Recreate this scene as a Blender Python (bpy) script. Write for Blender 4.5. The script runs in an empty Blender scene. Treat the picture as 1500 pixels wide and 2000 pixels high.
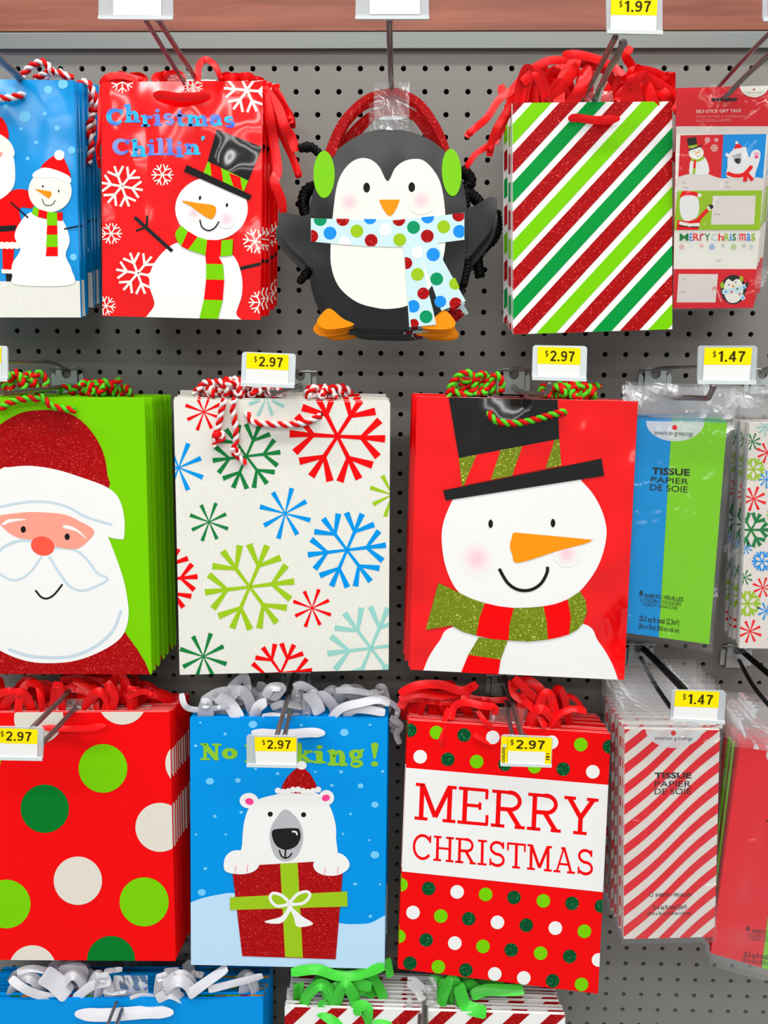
import bpy, bmesh, math, random
from mathutils import Vector, Matrix, noise

# ------------------------------------------------------------------ camera
SC = bpy.context.scene
COL = SC.collection
F, TH, YA, RO = 1774.0, 0.2073, -0.0209, 0.0047      # focal length (px of 1500x2000), pitch, yaw, roll
X0, Z0, D = -0.1306, 0.2906, 1.1525                  # first peg hole and distance camera-board (m)
HC = 1.45                                            # camera height
CAM = Vector((0, -D, HC))

def ray(px, py):
    a, b = (px - 750) / F, (py - 1000) / F
    u = a * math.cos(RO) + b * math.sin(RO)
    v = -a * math.sin(RO) + b * math.cos(RO)
    y = math.cos(TH) - v * math.sin(TH)
    z = -math.sin(TH) - v * math.cos(TH)
    return Vector((u * math.cos(YA) + y * math.sin(YA), -u * math.sin(YA) + y * math.cos(YA), z))

def P(px, py, d):
    """world point seen at a pixel, d metres in front of the peg board"""
    r = ray(px, py)
    return CAM + r * ((D - d) / r.y)

cam = bpy.data.cameras.new('camera')
cam.sensor_fit = 'VERTICAL'; cam.sensor_height = 24.0; cam.lens = F / 2000 * 24.0
cam.clip_start = 0.02
camo = bpy.data.objects.new('camera', cam); COL.objects.link(camo)
fw = ray(750, 1000); rx = (ray(1750, 1000) - fw).normalized(); uy = (fw * -1).cross(rx).normalized()
fw = fw.normalized()
camo.matrix_world = Matrix(((rx.x, uy.x, -fw.x, CAM.x), (rx.y, uy.y, -fw.y, CAM.y), (rx.z, uy.z, -fw.z, CAM.z), (0, 0, 0, 1)))
SC.camera = camo

# ------------------------------------------------------------------ light
SC.view_settings.view_transform = 'Standard'
SC.view_settings.look = 'None'
SC.view_settings.gamma = 1.0
SC.view_settings.exposure = 0.28
SC.cycles.transparent_max_bounces = 40
w = bpy.data.worlds.new('store_light'); SC.world = w; w.use_nodes = True
w.node_tree.nodes['Background'].inputs[0].default_value = (0.96, 0.98, 1.0, 1)
w.node_tree.nodes['Background'].inputs[1].default_value = 0.34
for i, ly in enumerate((-0.9, -3.0, -5.2, -7.4, -9.6)):      # rows of ceiling tubes down the store
    l = bpy.data.lights.new('ceiling_tube', 'AREA'); l.shape = 'RECTANGLE'; l.size = 5.0; l.size_y = 0.24
    l.energy = 75; l.color = (1.0, 0.985, 0.96)
    o = bpy.data.objects.new('ceiling_tube', l); COL.objects.link(o)
    o.location = (0, ly, 3.6)

# ------------------------------------------------------------------ materials
def lin(c):
    c /= 255
    return c / 12.92 if c <= 0.04045 else ((c + 0.055) / 1.055) ** 2.4
def rgb(r, g, b): return (lin(r), lin(g), lin(b), 1)
MATS = {}
SPEC = {  # name: (rgb, roughness, kind)
    'red': ((246, 6, 10), .42, ''), 'red_gloss': ((246, 6, 10), .1, 'wavy'), 'lime': ((122, 208, 0), .42, ''),
    'green': ((0, 122, 40), .42, ''), 'dgreen': ((24, 128, 62), .4, ''), 'blue': ((0, 150, 232), .42, ''), 'blue_gloss': ((0, 150, 225), .2, 'wavy'),
    'white': ((242, 242, 240), .45, ''), 'cream': ((246, 244, 232), .35, ''), 'pearl': ((230, 229, 219), .45, 'pearl'),
    'black': ((14, 14, 15), .3, ''), 'black_gloss': ((16, 16, 14), .08, 'wavy'), 'penguin_black': ((11, 12, 13), .26, 'wavy'),
    'orange': ((255, 150, 18), .42, ''), 'ink': ((30, 28, 26), .5, ''), 'yellow': ((255, 232, 0), .5, ''),
    'price_ink': ((62, 50, 10), .6, ''), 'paper': ((238, 238, 236), .5, ''), 'inner': ((236, 234, 230), .6, ''),
    'glit_red': ((178, 10, 14), .4, 'glitter'), 'glit_green': ((0, 84, 42), .4, 'glitter'), 'glit_olive': ((122, 140, 0), .35, 'glitter'),
    'glit_white': ((226, 220, 206), .4, 'pearl'), 'hill': ((190, 224, 248), .45, ''), 'snow_dot': ((120, 205, 250), .45, ''),
    'teal': ((150, 210, 200), .42, ''), 'olive': ((158, 200, 30), .42, ''), 'skin': ((255, 160, 140), .45, ''), 'coral': ((252, 90, 70), .45, ''),
    'pale_blue': ((198, 216, 226), .5, ''), 'pinkear': ((255, 70, 150), .45, ''), 'muzzle': ((184, 186, 190), .45, ''),
    'ltblue': ((205, 234, 238), .4, ''), 'dot_green': ((10, 150, 96), .4, ''), 'dot_blue': ((30, 145, 235), .4, ''),
    'letter_lime': ((140, 200, 50), .45, ''), 'stripe_green': ((0, 150, 60), .42, ''),
    'tissue_blue': ((0, 145, 215), .6, ''), 'tissue_lime': ((128, 208, 30), .6, ''), 'tissue_red': ((232, 30, 42), .6, ''), 'tissue_white': ((232, 224, 216), .6, ''),
    'rope_red': ((222, 16, 16), .45, ''), 'rope_white': ((240, 230, 228), .5, ''), 'rope_green': ((88, 205, 40), .45, ''), 'rope_black': ((12, 12, 13), .5, ''),
    'rib_red': ((240, 8, 12), .34, 'satin'), 'rib_white': ((206, 206, 212), .3, 'satin'), 'rib_green': ((70, 205, 60), .28, 'satin'),
    'steel': ((170, 172, 170), .28, 'metal'), 'dark_wire': ((128, 118, 118), .25, 'metal'), 'zinc': ((196, 208, 204), .35, 'zinc'),
    'holder': ((206, 214, 218), .25, 'plastic'), 'holder_solid': ((214, 222, 222), .3, ''), 'pale_red': ((240, 150, 150), .5, ''), 'faint': ((170, 168, 166), .6, ''), 'logo_red': ((228, 50, 50), .5, ''),
    'tagred': ((226, 30, 40), .4, ''), 'magenta': ((200, 40, 90), .5, ''), 'brownish': ((150, 120, 60), .5, ''), 'halfwhite': ((238, 242, 244), .4, 'veil'),
}
for _b, _c in (('W', (242, 242, 240)), ('C', (246, 244, 232))):
    for _i in range(7): SPEC['pink%s%d' % (_b, _i)] = (tuple(_c[k] + ((252, 200, 212)[k] - _c[k]) * (.015 + .8 * (_i / 6) ** 1.4) for k in range(3)), .45, '')
def nn(nt, t, **kw):
    n = nt.nodes.new(t)
    for k, v in kw.items(): setattr(n, k, v)
    return n
def mat(name):
    if name in MATS: return MATS[name]
    m = bpy.data.materials.new(name); m.use_nodes = True; nt = m.node_tree; L = nt.links
    b = nt.nodes['Principled BSDF']; out = nt.nodes['Material Output']
    if name in ('film', 'film_header'):
        hd = name == 'film_header'
        nt.nodes.remove(b)
        tc = nn(nt, 'ShaderNodeTexCoord'); no = nn(nt, 'ShaderNodeTexNoise'); no.inputs['Scale'].default_value = 15 if hd else 13; no.inputs['Detail'].default_value = 2.5; no.inputs['Distortion'].default_value = 1.0
        bp = nn(nt, 'ShaderNodeBump'); bp.inputs['Strength'].default_value = 1.0; bp.inputs['Distance'].default_value = .03 if hd else .022
        L.new(tc.outputs['Object'], no.inputs['Vector']); L.new(no.outputs['Fac'], bp.inputs['Height'])
        tr = nn(nt, 'ShaderNodeBsdfTransparent'); tr.inputs[0].default_value = (.985, .985, .985, 1)
        gl = nn(nt, 'ShaderNodeBsdfGlossy'); gl.inputs['Roughness'].default_value = .1; L.new(bp.outputs[0], gl.inputs['Normal'])
        di = nn(nt, 'ShaderNodeBsdfDiffuse'); di.inputs[0].default_value = (.9, .9, .9, 1)
        m1 = nn(nt, 'ShaderNodeMixShader'); m1.inputs[0].default_value = .5 if hd else .15; L.new(gl.outputs[0], m1.inputs[1]); L.new(di.outputs[0], m1.inputs[2])
        fr = nn(nt, 'ShaderNodeFresnel'); fr.inputs[0].default_value = 1.45 if hd else 1.4; hd and L.new(bp.outputs[0], fr.inputs['Normal'])
        ad = nn(nt, 'ShaderNodeMath', operation='MULTIPLY_ADD'); ad.inputs[1].default_value = 1.0; ad.inputs[2].default_value = .11 if hd else .02; L.new(fr.outputs[0], ad.inputs[0])
        mx = nn(nt, 'ShaderNodeMixShader'); L.new(ad.outputs[0], mx.inputs[0]); L.new(tr.outputs[0], mx.inputs[1]); L.new(m1.outputs[0], mx.inputs[2])
        L.new(mx.outputs[0], out.inputs[0]); MATS[name] = m; return m
    if name == 'board':
        b.inputs['Base Color'].default_value = rgb(139, 137, 133); b.inputs['Roughness'].default_value = .55
        tc = nn(nt, 'ShaderNodeTexCoord'); no = nn(nt, 'ShaderNodeTexNoise'); no.inputs['Scale'].default_value = 700
        r = nn(nt, 'ShaderNodeValToRGB'); r.color_ramp.elements[0].color = rgb(119, 117, 111); r.color_ramp.elements[1].color = rgb(143, 141, 134)
        L.new(tc.outputs['Object'], no.inputs['Vector']); L.new(no.outputs['Fac'], r.inputs[0]); L.new(r.outputs[0], b.inputs['Base Color'])
        MATS[name] = m; return m
    if name == 'wood':
        tc = nn(nt, 'ShaderNodeTexCoord'); mp = nn(nt, 'ShaderNodeMapping'); mp.inputs['Scale'].default_value = (1.5, 8, 22)
        no = nn(nt, 'ShaderNodeTexNoise'); no.inputs['Scale'].default_value = 3; no.inputs['Detail'].default_value = 6; no.inputs['Distortion'].default_value = .6
        r = nn(nt, 'ShaderNodeValToRGB'); r.color_ramp.elements[0].color = rgb(122, 60, 40); r.color_ramp.elements[1].color = rgb(166, 96, 70)
        r.color_ramp.elements[0].position = .3; r.color_ramp.elements[1].position = .72
        L.new(tc.outputs['Object'], mp.inputs[0]); L.new(mp.outputs[0], no.inputs['Vector']); L.new(no.outputs['Fac'], r.inputs[0]); L.new(r.outputs[0], b.inputs['Base Color'])
        b.inputs['Roughness'].default_value = .4; MATS[name] = m; return m
    if name == 'rail':
        b.inputs['Base Color'].default_value = rgb(127, 132, 129); b.inputs['Roughness'].default_value = .3; b.inputs['Metallic'].default_value = .25
        MATS[name] = m; return m
    if name == 'dark':
        b.inputs['Base Color'].default_value = rgb(40, 36, 30); b.inputs['Roughness'].default_value = .9; MATS[name] = m; return m
    if name == 'foil':
        tc = nn(nt, 'ShaderNodeTexCoord'); no = nn(nt, 'ShaderNodeTexNoise'); no.inputs['Scale'].default_value = 26; no.inputs['Detail'].default_value = 1
        r = nn(nt, 'ShaderNodeValToRGB'); e = r.color_ramp.elements
        e[0].position = .3; e[0].color = rgb(70, 60, 240); e[1].position = .7; e[1].color = rgb(140, 160, 230)
        x = e.new(.45); x.color = rgb(30, 205, 250); x = e.new(.56); x.color = rgb(80, 120, 235)
        L.new(tc.outputs['Object'], no.inputs['Vector']); L.new(no.outputs['Fac'], r.inputs[0]); L.new(r.outputs[0], b.inputs['Base Color'])
        b.inputs['Roughness'].default_value = .25; b.inputs['Metallic'].default_value = .35; MATS[name] = m; return m
    c, ro, kind = SPEC[name]
    b.inputs['Base Color'].default_value = rgb(*c); b.inputs['Roughness'].default_value = ro
    b.inputs['Specular IOR Level'].default_value = .1 if ro > .35 else .4
    if kind == 'metal': b.inputs['Metallic'].default_value = .7
    if kind == 'zinc': b.inputs['Metallic'].default_value = .25
    if kind in ('glitter', 'pearl'):
        tc = nn(nt, 'ShaderNodeTexCoord'); vo = nn(nt, 'ShaderNodeTexVoronoi'); vo.inputs['Scale'].default_value = 950
        sp = nn(nt, 'ShaderNodeSeparateColor'); L.new(tc.outputs['Object'], vo.inputs['Vector']); L.new(vo.outputs['Color'], sp.inputs[0])
        r = nn(nt, 'ShaderNodeValToRGB'); e = r.color_ramp.elements; k = (.7 if kind == 'glitter' else .97)
        e[0].color = tuple(q * k for q in rgb(*c)[:3]) + (1,); e[1].color = tuple(min(1, q * 1.12) for q in rgb(*c)[:3]) + (1,) if kind == 'pearl' else tuple(min(1, q * .5 + .42) for q in rgb(*c)[:3]) + (1,)
        x = e.new(.8); x.color = tuple(min(1, q * 1.03) for q in rgb(*c)[:3]) + (1,)
        if name == 'glit_red': e[-1].color = rgb(236, 84, 80)
        if name == 'glit_olive': e[-1].color = rgb(236, 240, 120)
        if name == 'glit_green': e[-1].color = rgb(90, 190, 130)
        x = e.new(.93); x.color = tuple(min(1, q * (1.2 if kind == 'glitter' else 1.05)) for q in rgb(*c)[:3]) + (1,)
        L.new(sp.outputs[0], r.inputs[0]); L.new(r.outputs[0], b.inputs['Base Color'])
    if kind == 'wavy':
        tc = nn(nt, 'ShaderNodeTexCoord'); mp = nn(nt, 'ShaderNodeMapping'); mp.inputs['Scale'].default_value = (1, 1, .6)
        no = nn(nt, 'ShaderNodeTexNoise'); no.inputs['Scale'].default_value = 8; no.inputs['Detail'].default_value = 2.2
        bp = nn(nt, 'ShaderNodeBump'); bp.inputs['Strength'].default_value = 1.0; bp.inputs['Distance'].default_value = .046
        L.new(tc.outputs['Object'], mp.inputs[0]); L.new(mp.outputs[0], no.inputs['Vector']); L.new(no.outputs['Fac'], bp.inputs['Height']); L.new(bp.outputs[0], b.inputs['Normal'])
        b.inputs['Specular IOR Level'].default_value = .6
        if name == 'penguin_black': bp.inputs['Strength'].default_value = .4
    if kind == 'satin':
        b.inputs['Specular IOR Level'].default_value = .3; b.inputs['Subsurface Weight'].default_value = 0
    if kind in ('plastic', 'veil'):
        tr = nn(nt, 'ShaderNodeBsdfTransparent'); mx = nn(nt, 'ShaderNodeMixShader'); mx.inputs[0].default_value = .62 if kind == 'plastic' else .72
        L.new(tr.outputs[0], mx.inputs[1]); L.new(b.outputs[0], mx.inputs[2]); L.new(mx.outputs[0], out.inputs[0])
    MATS[name] = m; return m

# ------------------------------------------------------------------ scene objects
def tag(o, label=None, cat=None, group=None, kind=None):
    if label: o['label'] = label
    if cat: o['category'] = cat
    if group: o['group'] = group
    if kind: o['kind'] = kind
    return o
def empty(name, loc, label=None, cat=None, group=None):
    o = bpy.data.objects.new(name, None); COL.objects.link(o); o.location = loc; o.empty_display_size = .02
    return tag(o, label, cat, group)
def wloc(o):
    v = Vector((0, 0, 0))
    while o is not None: v += o.location; o = o.parent
    return v
class MB:
    """collects faces in world space; build() makes one mesh object, local to its parent"""
    def __init__(s): s.v = []; s.f = []; s.m = []; s.names = []
    def mi(s, name):
        if name not in s.names: s.names.append(name)
        return s.names.index(name)
    def face(s, pts, name):
        i = len(s.v); s.v += [Vector(p) for p in pts]; s.f.append(tuple(range(i, i + len(pts)))); s.m.append(s.mi(name))
    def grid(s, rows, name, closed=False):
        i = len(s.v); n = len(rows[0])
        for r in rows: s.v += [Vector(p) for p in r]
        k = s.mi(name)
        for a in range(len(rows) - 1):
            for c in range(n if closed else n - 1):
                c2 = (c + 1) % n
                s.f.append((i + a * n + c, i + a * n + c2, i + (a + 1) * n + c2, i + (a + 1) * n + c)); s.m.append(k)
    def ngon_ring(s, ring, name):
        i = len(s.v); s.v += [Vector(p) for p in ring]; s.f.append(tuple(range(i, i + len(ring)))); s.m.append(s.mi(name))
    def box(s, lo, hi, name):
        x0, y0, z0 = lo; x1, y1, z1 = hi
        c = [(x0, y0, z0), (x1, y0, z0), (x1, y1, z0), (x0, y1, z0), (x0, y0, z1), (x1, y0, z1), (x1, y1, z1), (x0, y1, z1)]
        i = len(s.v); s.v += [Vector(p) for p in c]; k = s.mi(name)
        for f in ((0, 3, 2, 1), (4, 5, 6, 7), (0, 1, 5, 4), (1, 2, 6, 5), (2, 3, 7, 6), (3, 0, 4, 7)):
            s.f.append(tuple(i + q for q in f)); s.m.append(k)
    def slab(s, front, off, name, edge=None):
        """front polygon and its copy moved by off, with side walls"""
        front = [Vector(p) for p in front]; back = [p + off for p in front]; n = len(front)
        s.face(front, name); s.face(list(reversed(back)), edge or name)
        for a in range(n):
            b = (a + 1) % n; s.face([front[a], back[a], back[b], front[b]], edge or name)
    def tube(s, pts, r, name, sides=8, cap=True):
        pts = [Vector(p) for p in pts]; rows = []; up = None
        for i, p in enumerate(pts):
            t = (pts[min(i + 1, len(pts) - 1)] - pts[max(i - 1, 0)]).normalized()
            if up is None: up = t.orthogonal().normalized()
            up = (up - t * up.dot(t)).normalized(); sd = t.cross(up)
            rr = r[i] if isinstance(r, (list, tuple)) else r
            rows.append([p + (up * math.cos(2 * math.pi * k / sides) + sd * math.sin(2 * math.pi * k / sides)) * rr for k in range(sides)])
        s.grid(rows, name, True)
        if cap: s.ngon_ring(list(reversed(rows[0])), name); s.ngon_ring(rows[-1], name)
    def build(s, name, parent=None, smooth=False, loc=None, kind=None):
        o0 = wloc(parent) if parent else (Vector(loc) if loc is not None else Vector((0, 0, 0)))
        me = bpy.data.meshes.new(name); me.from_pydata([tuple(p - o0) for p in s.v], [], s.f)
        for n in s.names: me.materials.append(mat(n))
        me.polygons.foreach_set('material_index', s.m)
        if smooth: me.polygons.foreach_set('use_smooth', [True] * len(s.f))
        me.update()
        o = bpy.data.objects.new(name, me); COL.objects.link(o)
        if parent: o.parent = parent
        elif loc is not None: o.location = loc
        if kind: o['kind'] = kind
        return o
def catmull(pts, n=8, closed=False):
    pts = [Vector(p) for p in pts]; out = []; N = len(pts)
    if N < 3 and not closed:
        return [pts[0].lerp(pts[-1], i / n) for i in range(n + 1)]
    segs = N if closed else N - 1
    for i in range(segs):
        if closed: a, b, c, d = pts[(i - 1) % N], pts[i], pts[(i + 1) % N], pts[(i + 2) % N]
        else: a, b, c, d = pts[max(i - 1, 0)], pts[i], pts[i + 1], pts[min(i + 2, N - 1)]
        for k in range(n):
            t = k / n
            out.append(.5 * (2 * b + (c - a) * t + (2 * a - 5 * b + 4 * c - d) * t * t + (3 * b - a - 3 * c + d) * t * t * t))
    if not closed: out.append(pts[-1])
    return out

# ------------------------------------------------------------------ flat print (all in photo pixels, laid on the bag's own plane)
class Plane:
    def __init__(s, quad, dt, db, yaw=0.0):
        s.quad = quad
        s.o = P(*quad[0], dt); a = P(*quad[1], dt + yaw); b = P(*quad[3], db)
        s.n = (a - s.o).cross(b - s.o).normalized()
        if s.n.y > 0: s.n = -s.n
    def on(s, px, py, lift=0.0):
        r = ray(px, py); t = (s.o - CAM).dot(s.n) / r.dot(s.n)
        return CAM + r * t + s.n * lift
def clip(poly, quad):
    """Sutherland-Hodgman against a convex quad (clockwise in image space)"""
    for i in range(len(quad)):
        (ax, ay), (bx, by) = quad[i], quad[(i + 1) % len(quad)]
        ex, ey = bx - ax, by - ay; out = []; n = len(poly)
        if n == 0: return []
        sd = [(ex * (p[1] - ay) - ey * (p[0] - ax)) for p in poly]
        for k in range(n):
            p, q, dp, dq = poly[k], poly[(k + 1) % n], sd[k], sd[(k + 1) % n]
            if dp >= 0: out.append(p)
            if (dp >= 0) != (dq >= 0):
                t = dp / (dp - dq); out.append((p[0] + (q[0] - p[0]) * t, p[1] + (q[1] - p[1]) * t))
        poly = out
    return poly
TXT = {}
def text_tris(s, bold=0.0):
    key = (s, bold)
    if key in TXT: return TXT[key]
    cu = bpy.data.curves.new('lettering', 'FONT'); cu.body = s; cu.size = 1; cu.offset = bold; cu.resolution_u = 3
    ob = bpy.data.objects.new('lettering', cu); COL.objects.link(ob)
    dg = bpy.context.evaluated_depsgraph_get(); dg.update()
    me = ob.evaluated_get(dg).to_mesh(); me.calc_loop_triangles()
    v = [(p.co.x, p.co.y) for p in me.vertices]; t = [tuple(x.vertices) for x in me.loop_triangles]
    ob.evaluated_get(dg).to_mesh_clear(); bpy.data.objects.remove(ob); bpy.data.curves.remove(cu)
    xs = [p[0] for p in v] or [0, 1]; ys = [p[1] for p in v] or [0, 1]
    x0, x1, y0, y1 = min(xs), max(xs), min(ys), max(ys)
    r = [[((v[k][0] - x0) / (x1 - x0), (v[k][1] - y0) / (y1 - y0)) for k in f] for f in t]
    TXT[key] = r; return r
def bil(q, u, v):
    """u right, v up in quad TL,TR,BR,BL"""
    (ax, ay), (bx, by), (cx, cy), (dx, dy) = q
    tx, ty = ax + (bx - ax) * u, ay + (by - ay) * u; lx, ly = dx + (cx - dx) * u, dy + (cy - dy) * u
    return (lx + (tx - lx) * v, ly + (ty - ly) * v)
def stroke2(pts, w, cap=True):
    """polyline -> polygons, w number or list"""
    out = []; n = len(pts); W = w if isinstance(w, (list, tuple)) else [w] * n; L = []
    for i in range(n):
        a, b = pts[max(i - 1, 0)], pts[min(i + 1, n - 1)]
        dx, dy = b[0] - a[0], b[1] - a[1]; h = math.hypot(dx, dy) or 1
        nx, ny = -dy / h * W[i] / 2, dx / h * W[i] / 2
        L.append(((pts[i][0] + nx, pts[i][1] + ny), (pts[i][0] - nx, pts[i][1] - ny)))
    for i in range(n - 1): out.append([L[i][0], L[i + 1][0], L[i + 1][1], L[i][1]])
    if cap:
        for e in (0, n - 1): out.append(circ(pts[e][0], pts[e][1], W[e] / 2, n=12))
    return out
def circ(x, y, r, ry=None, n=40, rot=0.0):
    ry = r if ry is None else ry; c, s = math.cos(rot), math.sin(rot)
    return [(x + r * math.cos(a) * c - ry * math.sin(a) * s, y + r * math.cos(a) * s + ry * math.sin(a) * c) for a in (2 * math.pi * k / n for k in range(n))]
class Art:
    def __init__(s, k=1.0, ox=0.0, oy=0.0): s.k, s.ox, s.oy = k, ox, oy; s.items = []; s.z = 0; s.g = 'printed_design'; s.sep = False; s.cnt = 0
    def up(s, g=None):
        s.z += 1
        if g: s.g = g; s.sep = False
        return s
    def one(s):
        if s.sep: s.cnt += 1; s.g = s.g.split('#')[0] + '#%d' % s.cnt
    def frame(s, k, ox, oy): s.k, s.ox, s.oy = k, ox, oy
    def T(s, p): return (s.ox + p[0] / s.k, s.oy + p[1] / s.k)
    def raw(s, m, polys):
        for p in polys: s.items.append((m, p, s.z, s.g))
    def poly(s, m, pts): s.raw(m, [[s.T(p) for p in pts]])
    def polys(s, m, L):
        for p in L: s.poly(m, p)
    def blob(s, m, pts, n=6): s.poly(m, [(v.x, v.y) for v in catmull([(p[0], p[1], 0) for p in pts], n, True)])
    def disc(s, m, x, y, r, ry=None, rot=0.0):
        s.one(); s.poly(m, circ(x, y, r, ry, rot=rot))
    def line(s, m, pts, w, smooth=True, cap=True):
        if smooth and len(pts) > 2: pts = [(v.x, v.y) for v in catmull([(p[0], p[1], 0) for p in pts], 6)]
        s.polys(m, stroke2(pts, w, cap))
    def cheek(s, x, y, r, base='W'):
        z = s.z
        for i in range(7): s.z = z + i * .3; s.disc('pink%s%d' % (base, i), x, y, r * (1 - i * .13))
        s.z = z + 2
    def text(s, m, q, t, bold=0.0):
        Q = [s.T(p) for p in q]
        s.raw(m, [[bil(Q, *p) for p in f] for f in text_tris(t, bold)])
    def rect(s, m, x0, y0, x1, y1): s.poly(m, [(x0, y0), (x1, y0), (x1, y1), (x0, y1)])
    def flake(s, m, x, y, R, rot=-7, lw=None, kind=6):
        lw = lw or R * .085; s.one()
        for k in range(kind):
            a = math.radians(rot + k * 360 / kind); e = (math.cos(a), math.sin(a))
            def pt(r, da=0): return (x + R * r * math.cos(a + da), y + R * r * math.sin(a + da))
            if kind == 8: s.flare(m, (x, y), pt(1 if k % 2 == 0 else .93), lw * .35, lw * 1.9); continue
            j = pt(.5); s.flare(m, (x, y), j, lw * .8, lw * 1.15)
            for da, r in ((-.45, .95), (0, 1.0), (.45, .95)):
                s.flare(m, j, pt(r, da * .92), lw * .9, lw * 1.9)
    def flake2(s, m, x, y, R, rot=0, lw=None):
        lw = lw or R * .11; s.one()
        for k in range(6):
            a = math.radians(rot + k * 60)
            def pt(r, da=0): return (x + R * r * math.cos(a + da), y + R * r * math.sin(a + da))
            s.flare(m, (x, y), pt(1), lw, lw)
            for da in (-.42, .42): s.flare(m, pt(.5), pt(.95, da), lw, lw)
    def flare(s, m, p, q, w0, w1):
        dx, dy = q[0] - p[0], q[1] - p[1]; h = math.hypot(dx, dy) or 1; nx, ny = -dy / h / 2, dx / h / 2
        s.poly(m, [(p[0] + nx * w0, p[1] + ny * w0), (q[0] + nx * w1, q[1] + ny * w1), (q[0] - nx * w1, q[1] - ny * w1), (p[0] - nx * w0, p[1] - ny * w0)])
    def mesh(s, plane, quad=None, groups=None, lift=.00025, step=.00009):
        """dict group -> MB"""
        out = {}
        for ix, (m, poly, z, g) in enumerate(s.items):
            if quad: poly = clip(poly, quad)
            if len(poly) < 3: continue
            mb = out.setdefault(g if groups else 'printed_design', MB())
            ar = sum(poly[i][0] * poly[(i + 1) % len(poly)][1] - poly[(i + 1) % len(poly)][0] * poly[i][1] for i in range(len(poly)))
            if ar > 0: poly = poly[::-1]
            mb.face([plane.on(p[0], p[1], lift + z * step + (ix % 5) * 5e-6) for p in poly], m)
        return out

# ------------------------------------------------------------------ lettering drawn with strokes
def arc(cx, cy, rx_, ry_, a0, a1, n=14):
    return [(cx + rx_ * math.cos(math.radians(a0 + (a1 - a0) * i / n)), cy + ry_ * math.sin(math.radians(a0 + (a1 - a0) * i / n))) for i in range(n + 1)]
def slab_glyph(c):
    t = .135; h = .088; st = []
    def S(p, w=t): st.append((p, w))
    def bar(x0, x1, y): S([(x0, y), (x1, y)], h)
    B, T = h / 2, 1 - h / 2
    if c == 'M':
        S([(.19, 0), (.19, 1)]); S([(.2, .97), (.6, .12)]); S([(.6, .12), (1.0, .97)]); S([(1.01, 0), (1.01, 1)])
        bar(0, .38, B); bar(.82, 1.2, B); bar(0, .22, T); bar(.98, 1.2, T); return st, 1.2
    if c == 'E':
        S([(.2, 0), (.2, 1)]); bar(0, .85, T); bar(0, .88, B); bar(.2, .66, .52); S([(.83, .98), (.83, .72)], h); S([(.86, .02), (.86, .3)], h); S([(.64, .42), (.64, .62)], h); return st, .92
    if c == 'R':
        S([(.2, 0), (.2, 1)]); bar(0, .5, T); S([(.48, T)] + arc(.52, .73, .3, .232, 80, -80) + [(.2, .5)], .115); S([(.5, .5), (.8, .1), (.86, .03)], .13); bar(0, .4, B); bar(.7, 1.0, B); return st, 1.0
    if c == 'Y':
        S([(.14, .97), (.5, .45)]); S([(.86, .97), (.5, .45)]); S([(.5, .47), (.5, 0)]); bar(0, .34, T); bar(.66, 1.0, T); bar(.3, .7, B); return st, 1.0
    if c == 'C':
        S(arc(.5, .5, .42, .46, 38, 322, 24), .118); S([(.86, .98), (.86, .68)], h); return st, .95
    if c == 'H':
        S([(.19, 0), (.19, 1)]); S([(.79, 0), (.79, 1)]); bar(.19, .79, .52); bar(0, .38, B); bar(.6, .98, B); bar(0, .38, T); bar(.6, .98, T); return st, .98
    if c == 'I': S([(.22, 0), (.22, 1)]); bar(0, .44, B); bar(0, .44, T); return st, .44
    if c == 'S':
        S(arc(.42, .73, .3, .225, 20, 240, 14) + arc(.42, .27, .32, .225, 100, -150, 16), .118); S([(.71, .98), (.71, .72)], h); S([(.1, .02), (.1, .3)], h); return st, .82
    if c == 'T':
        S([(.45, 0), (.45, 1)]); bar(0, .9, T); S([(.04, .98), (.04, .68)], h); S([(.86, .98), (.86, .68)], h); bar(.26, .64, B); return st, .9
    if c == 'A':
        S([(.16, .03), (.5, 1)], .085); S([(.5, 1), (.86, .03)], .12); bar(.27, .74, .34); bar(0, .34, B); bar(.66, 1.04, B); bar(.36, .56, T); return st, 1.04
    return st, .5
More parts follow.
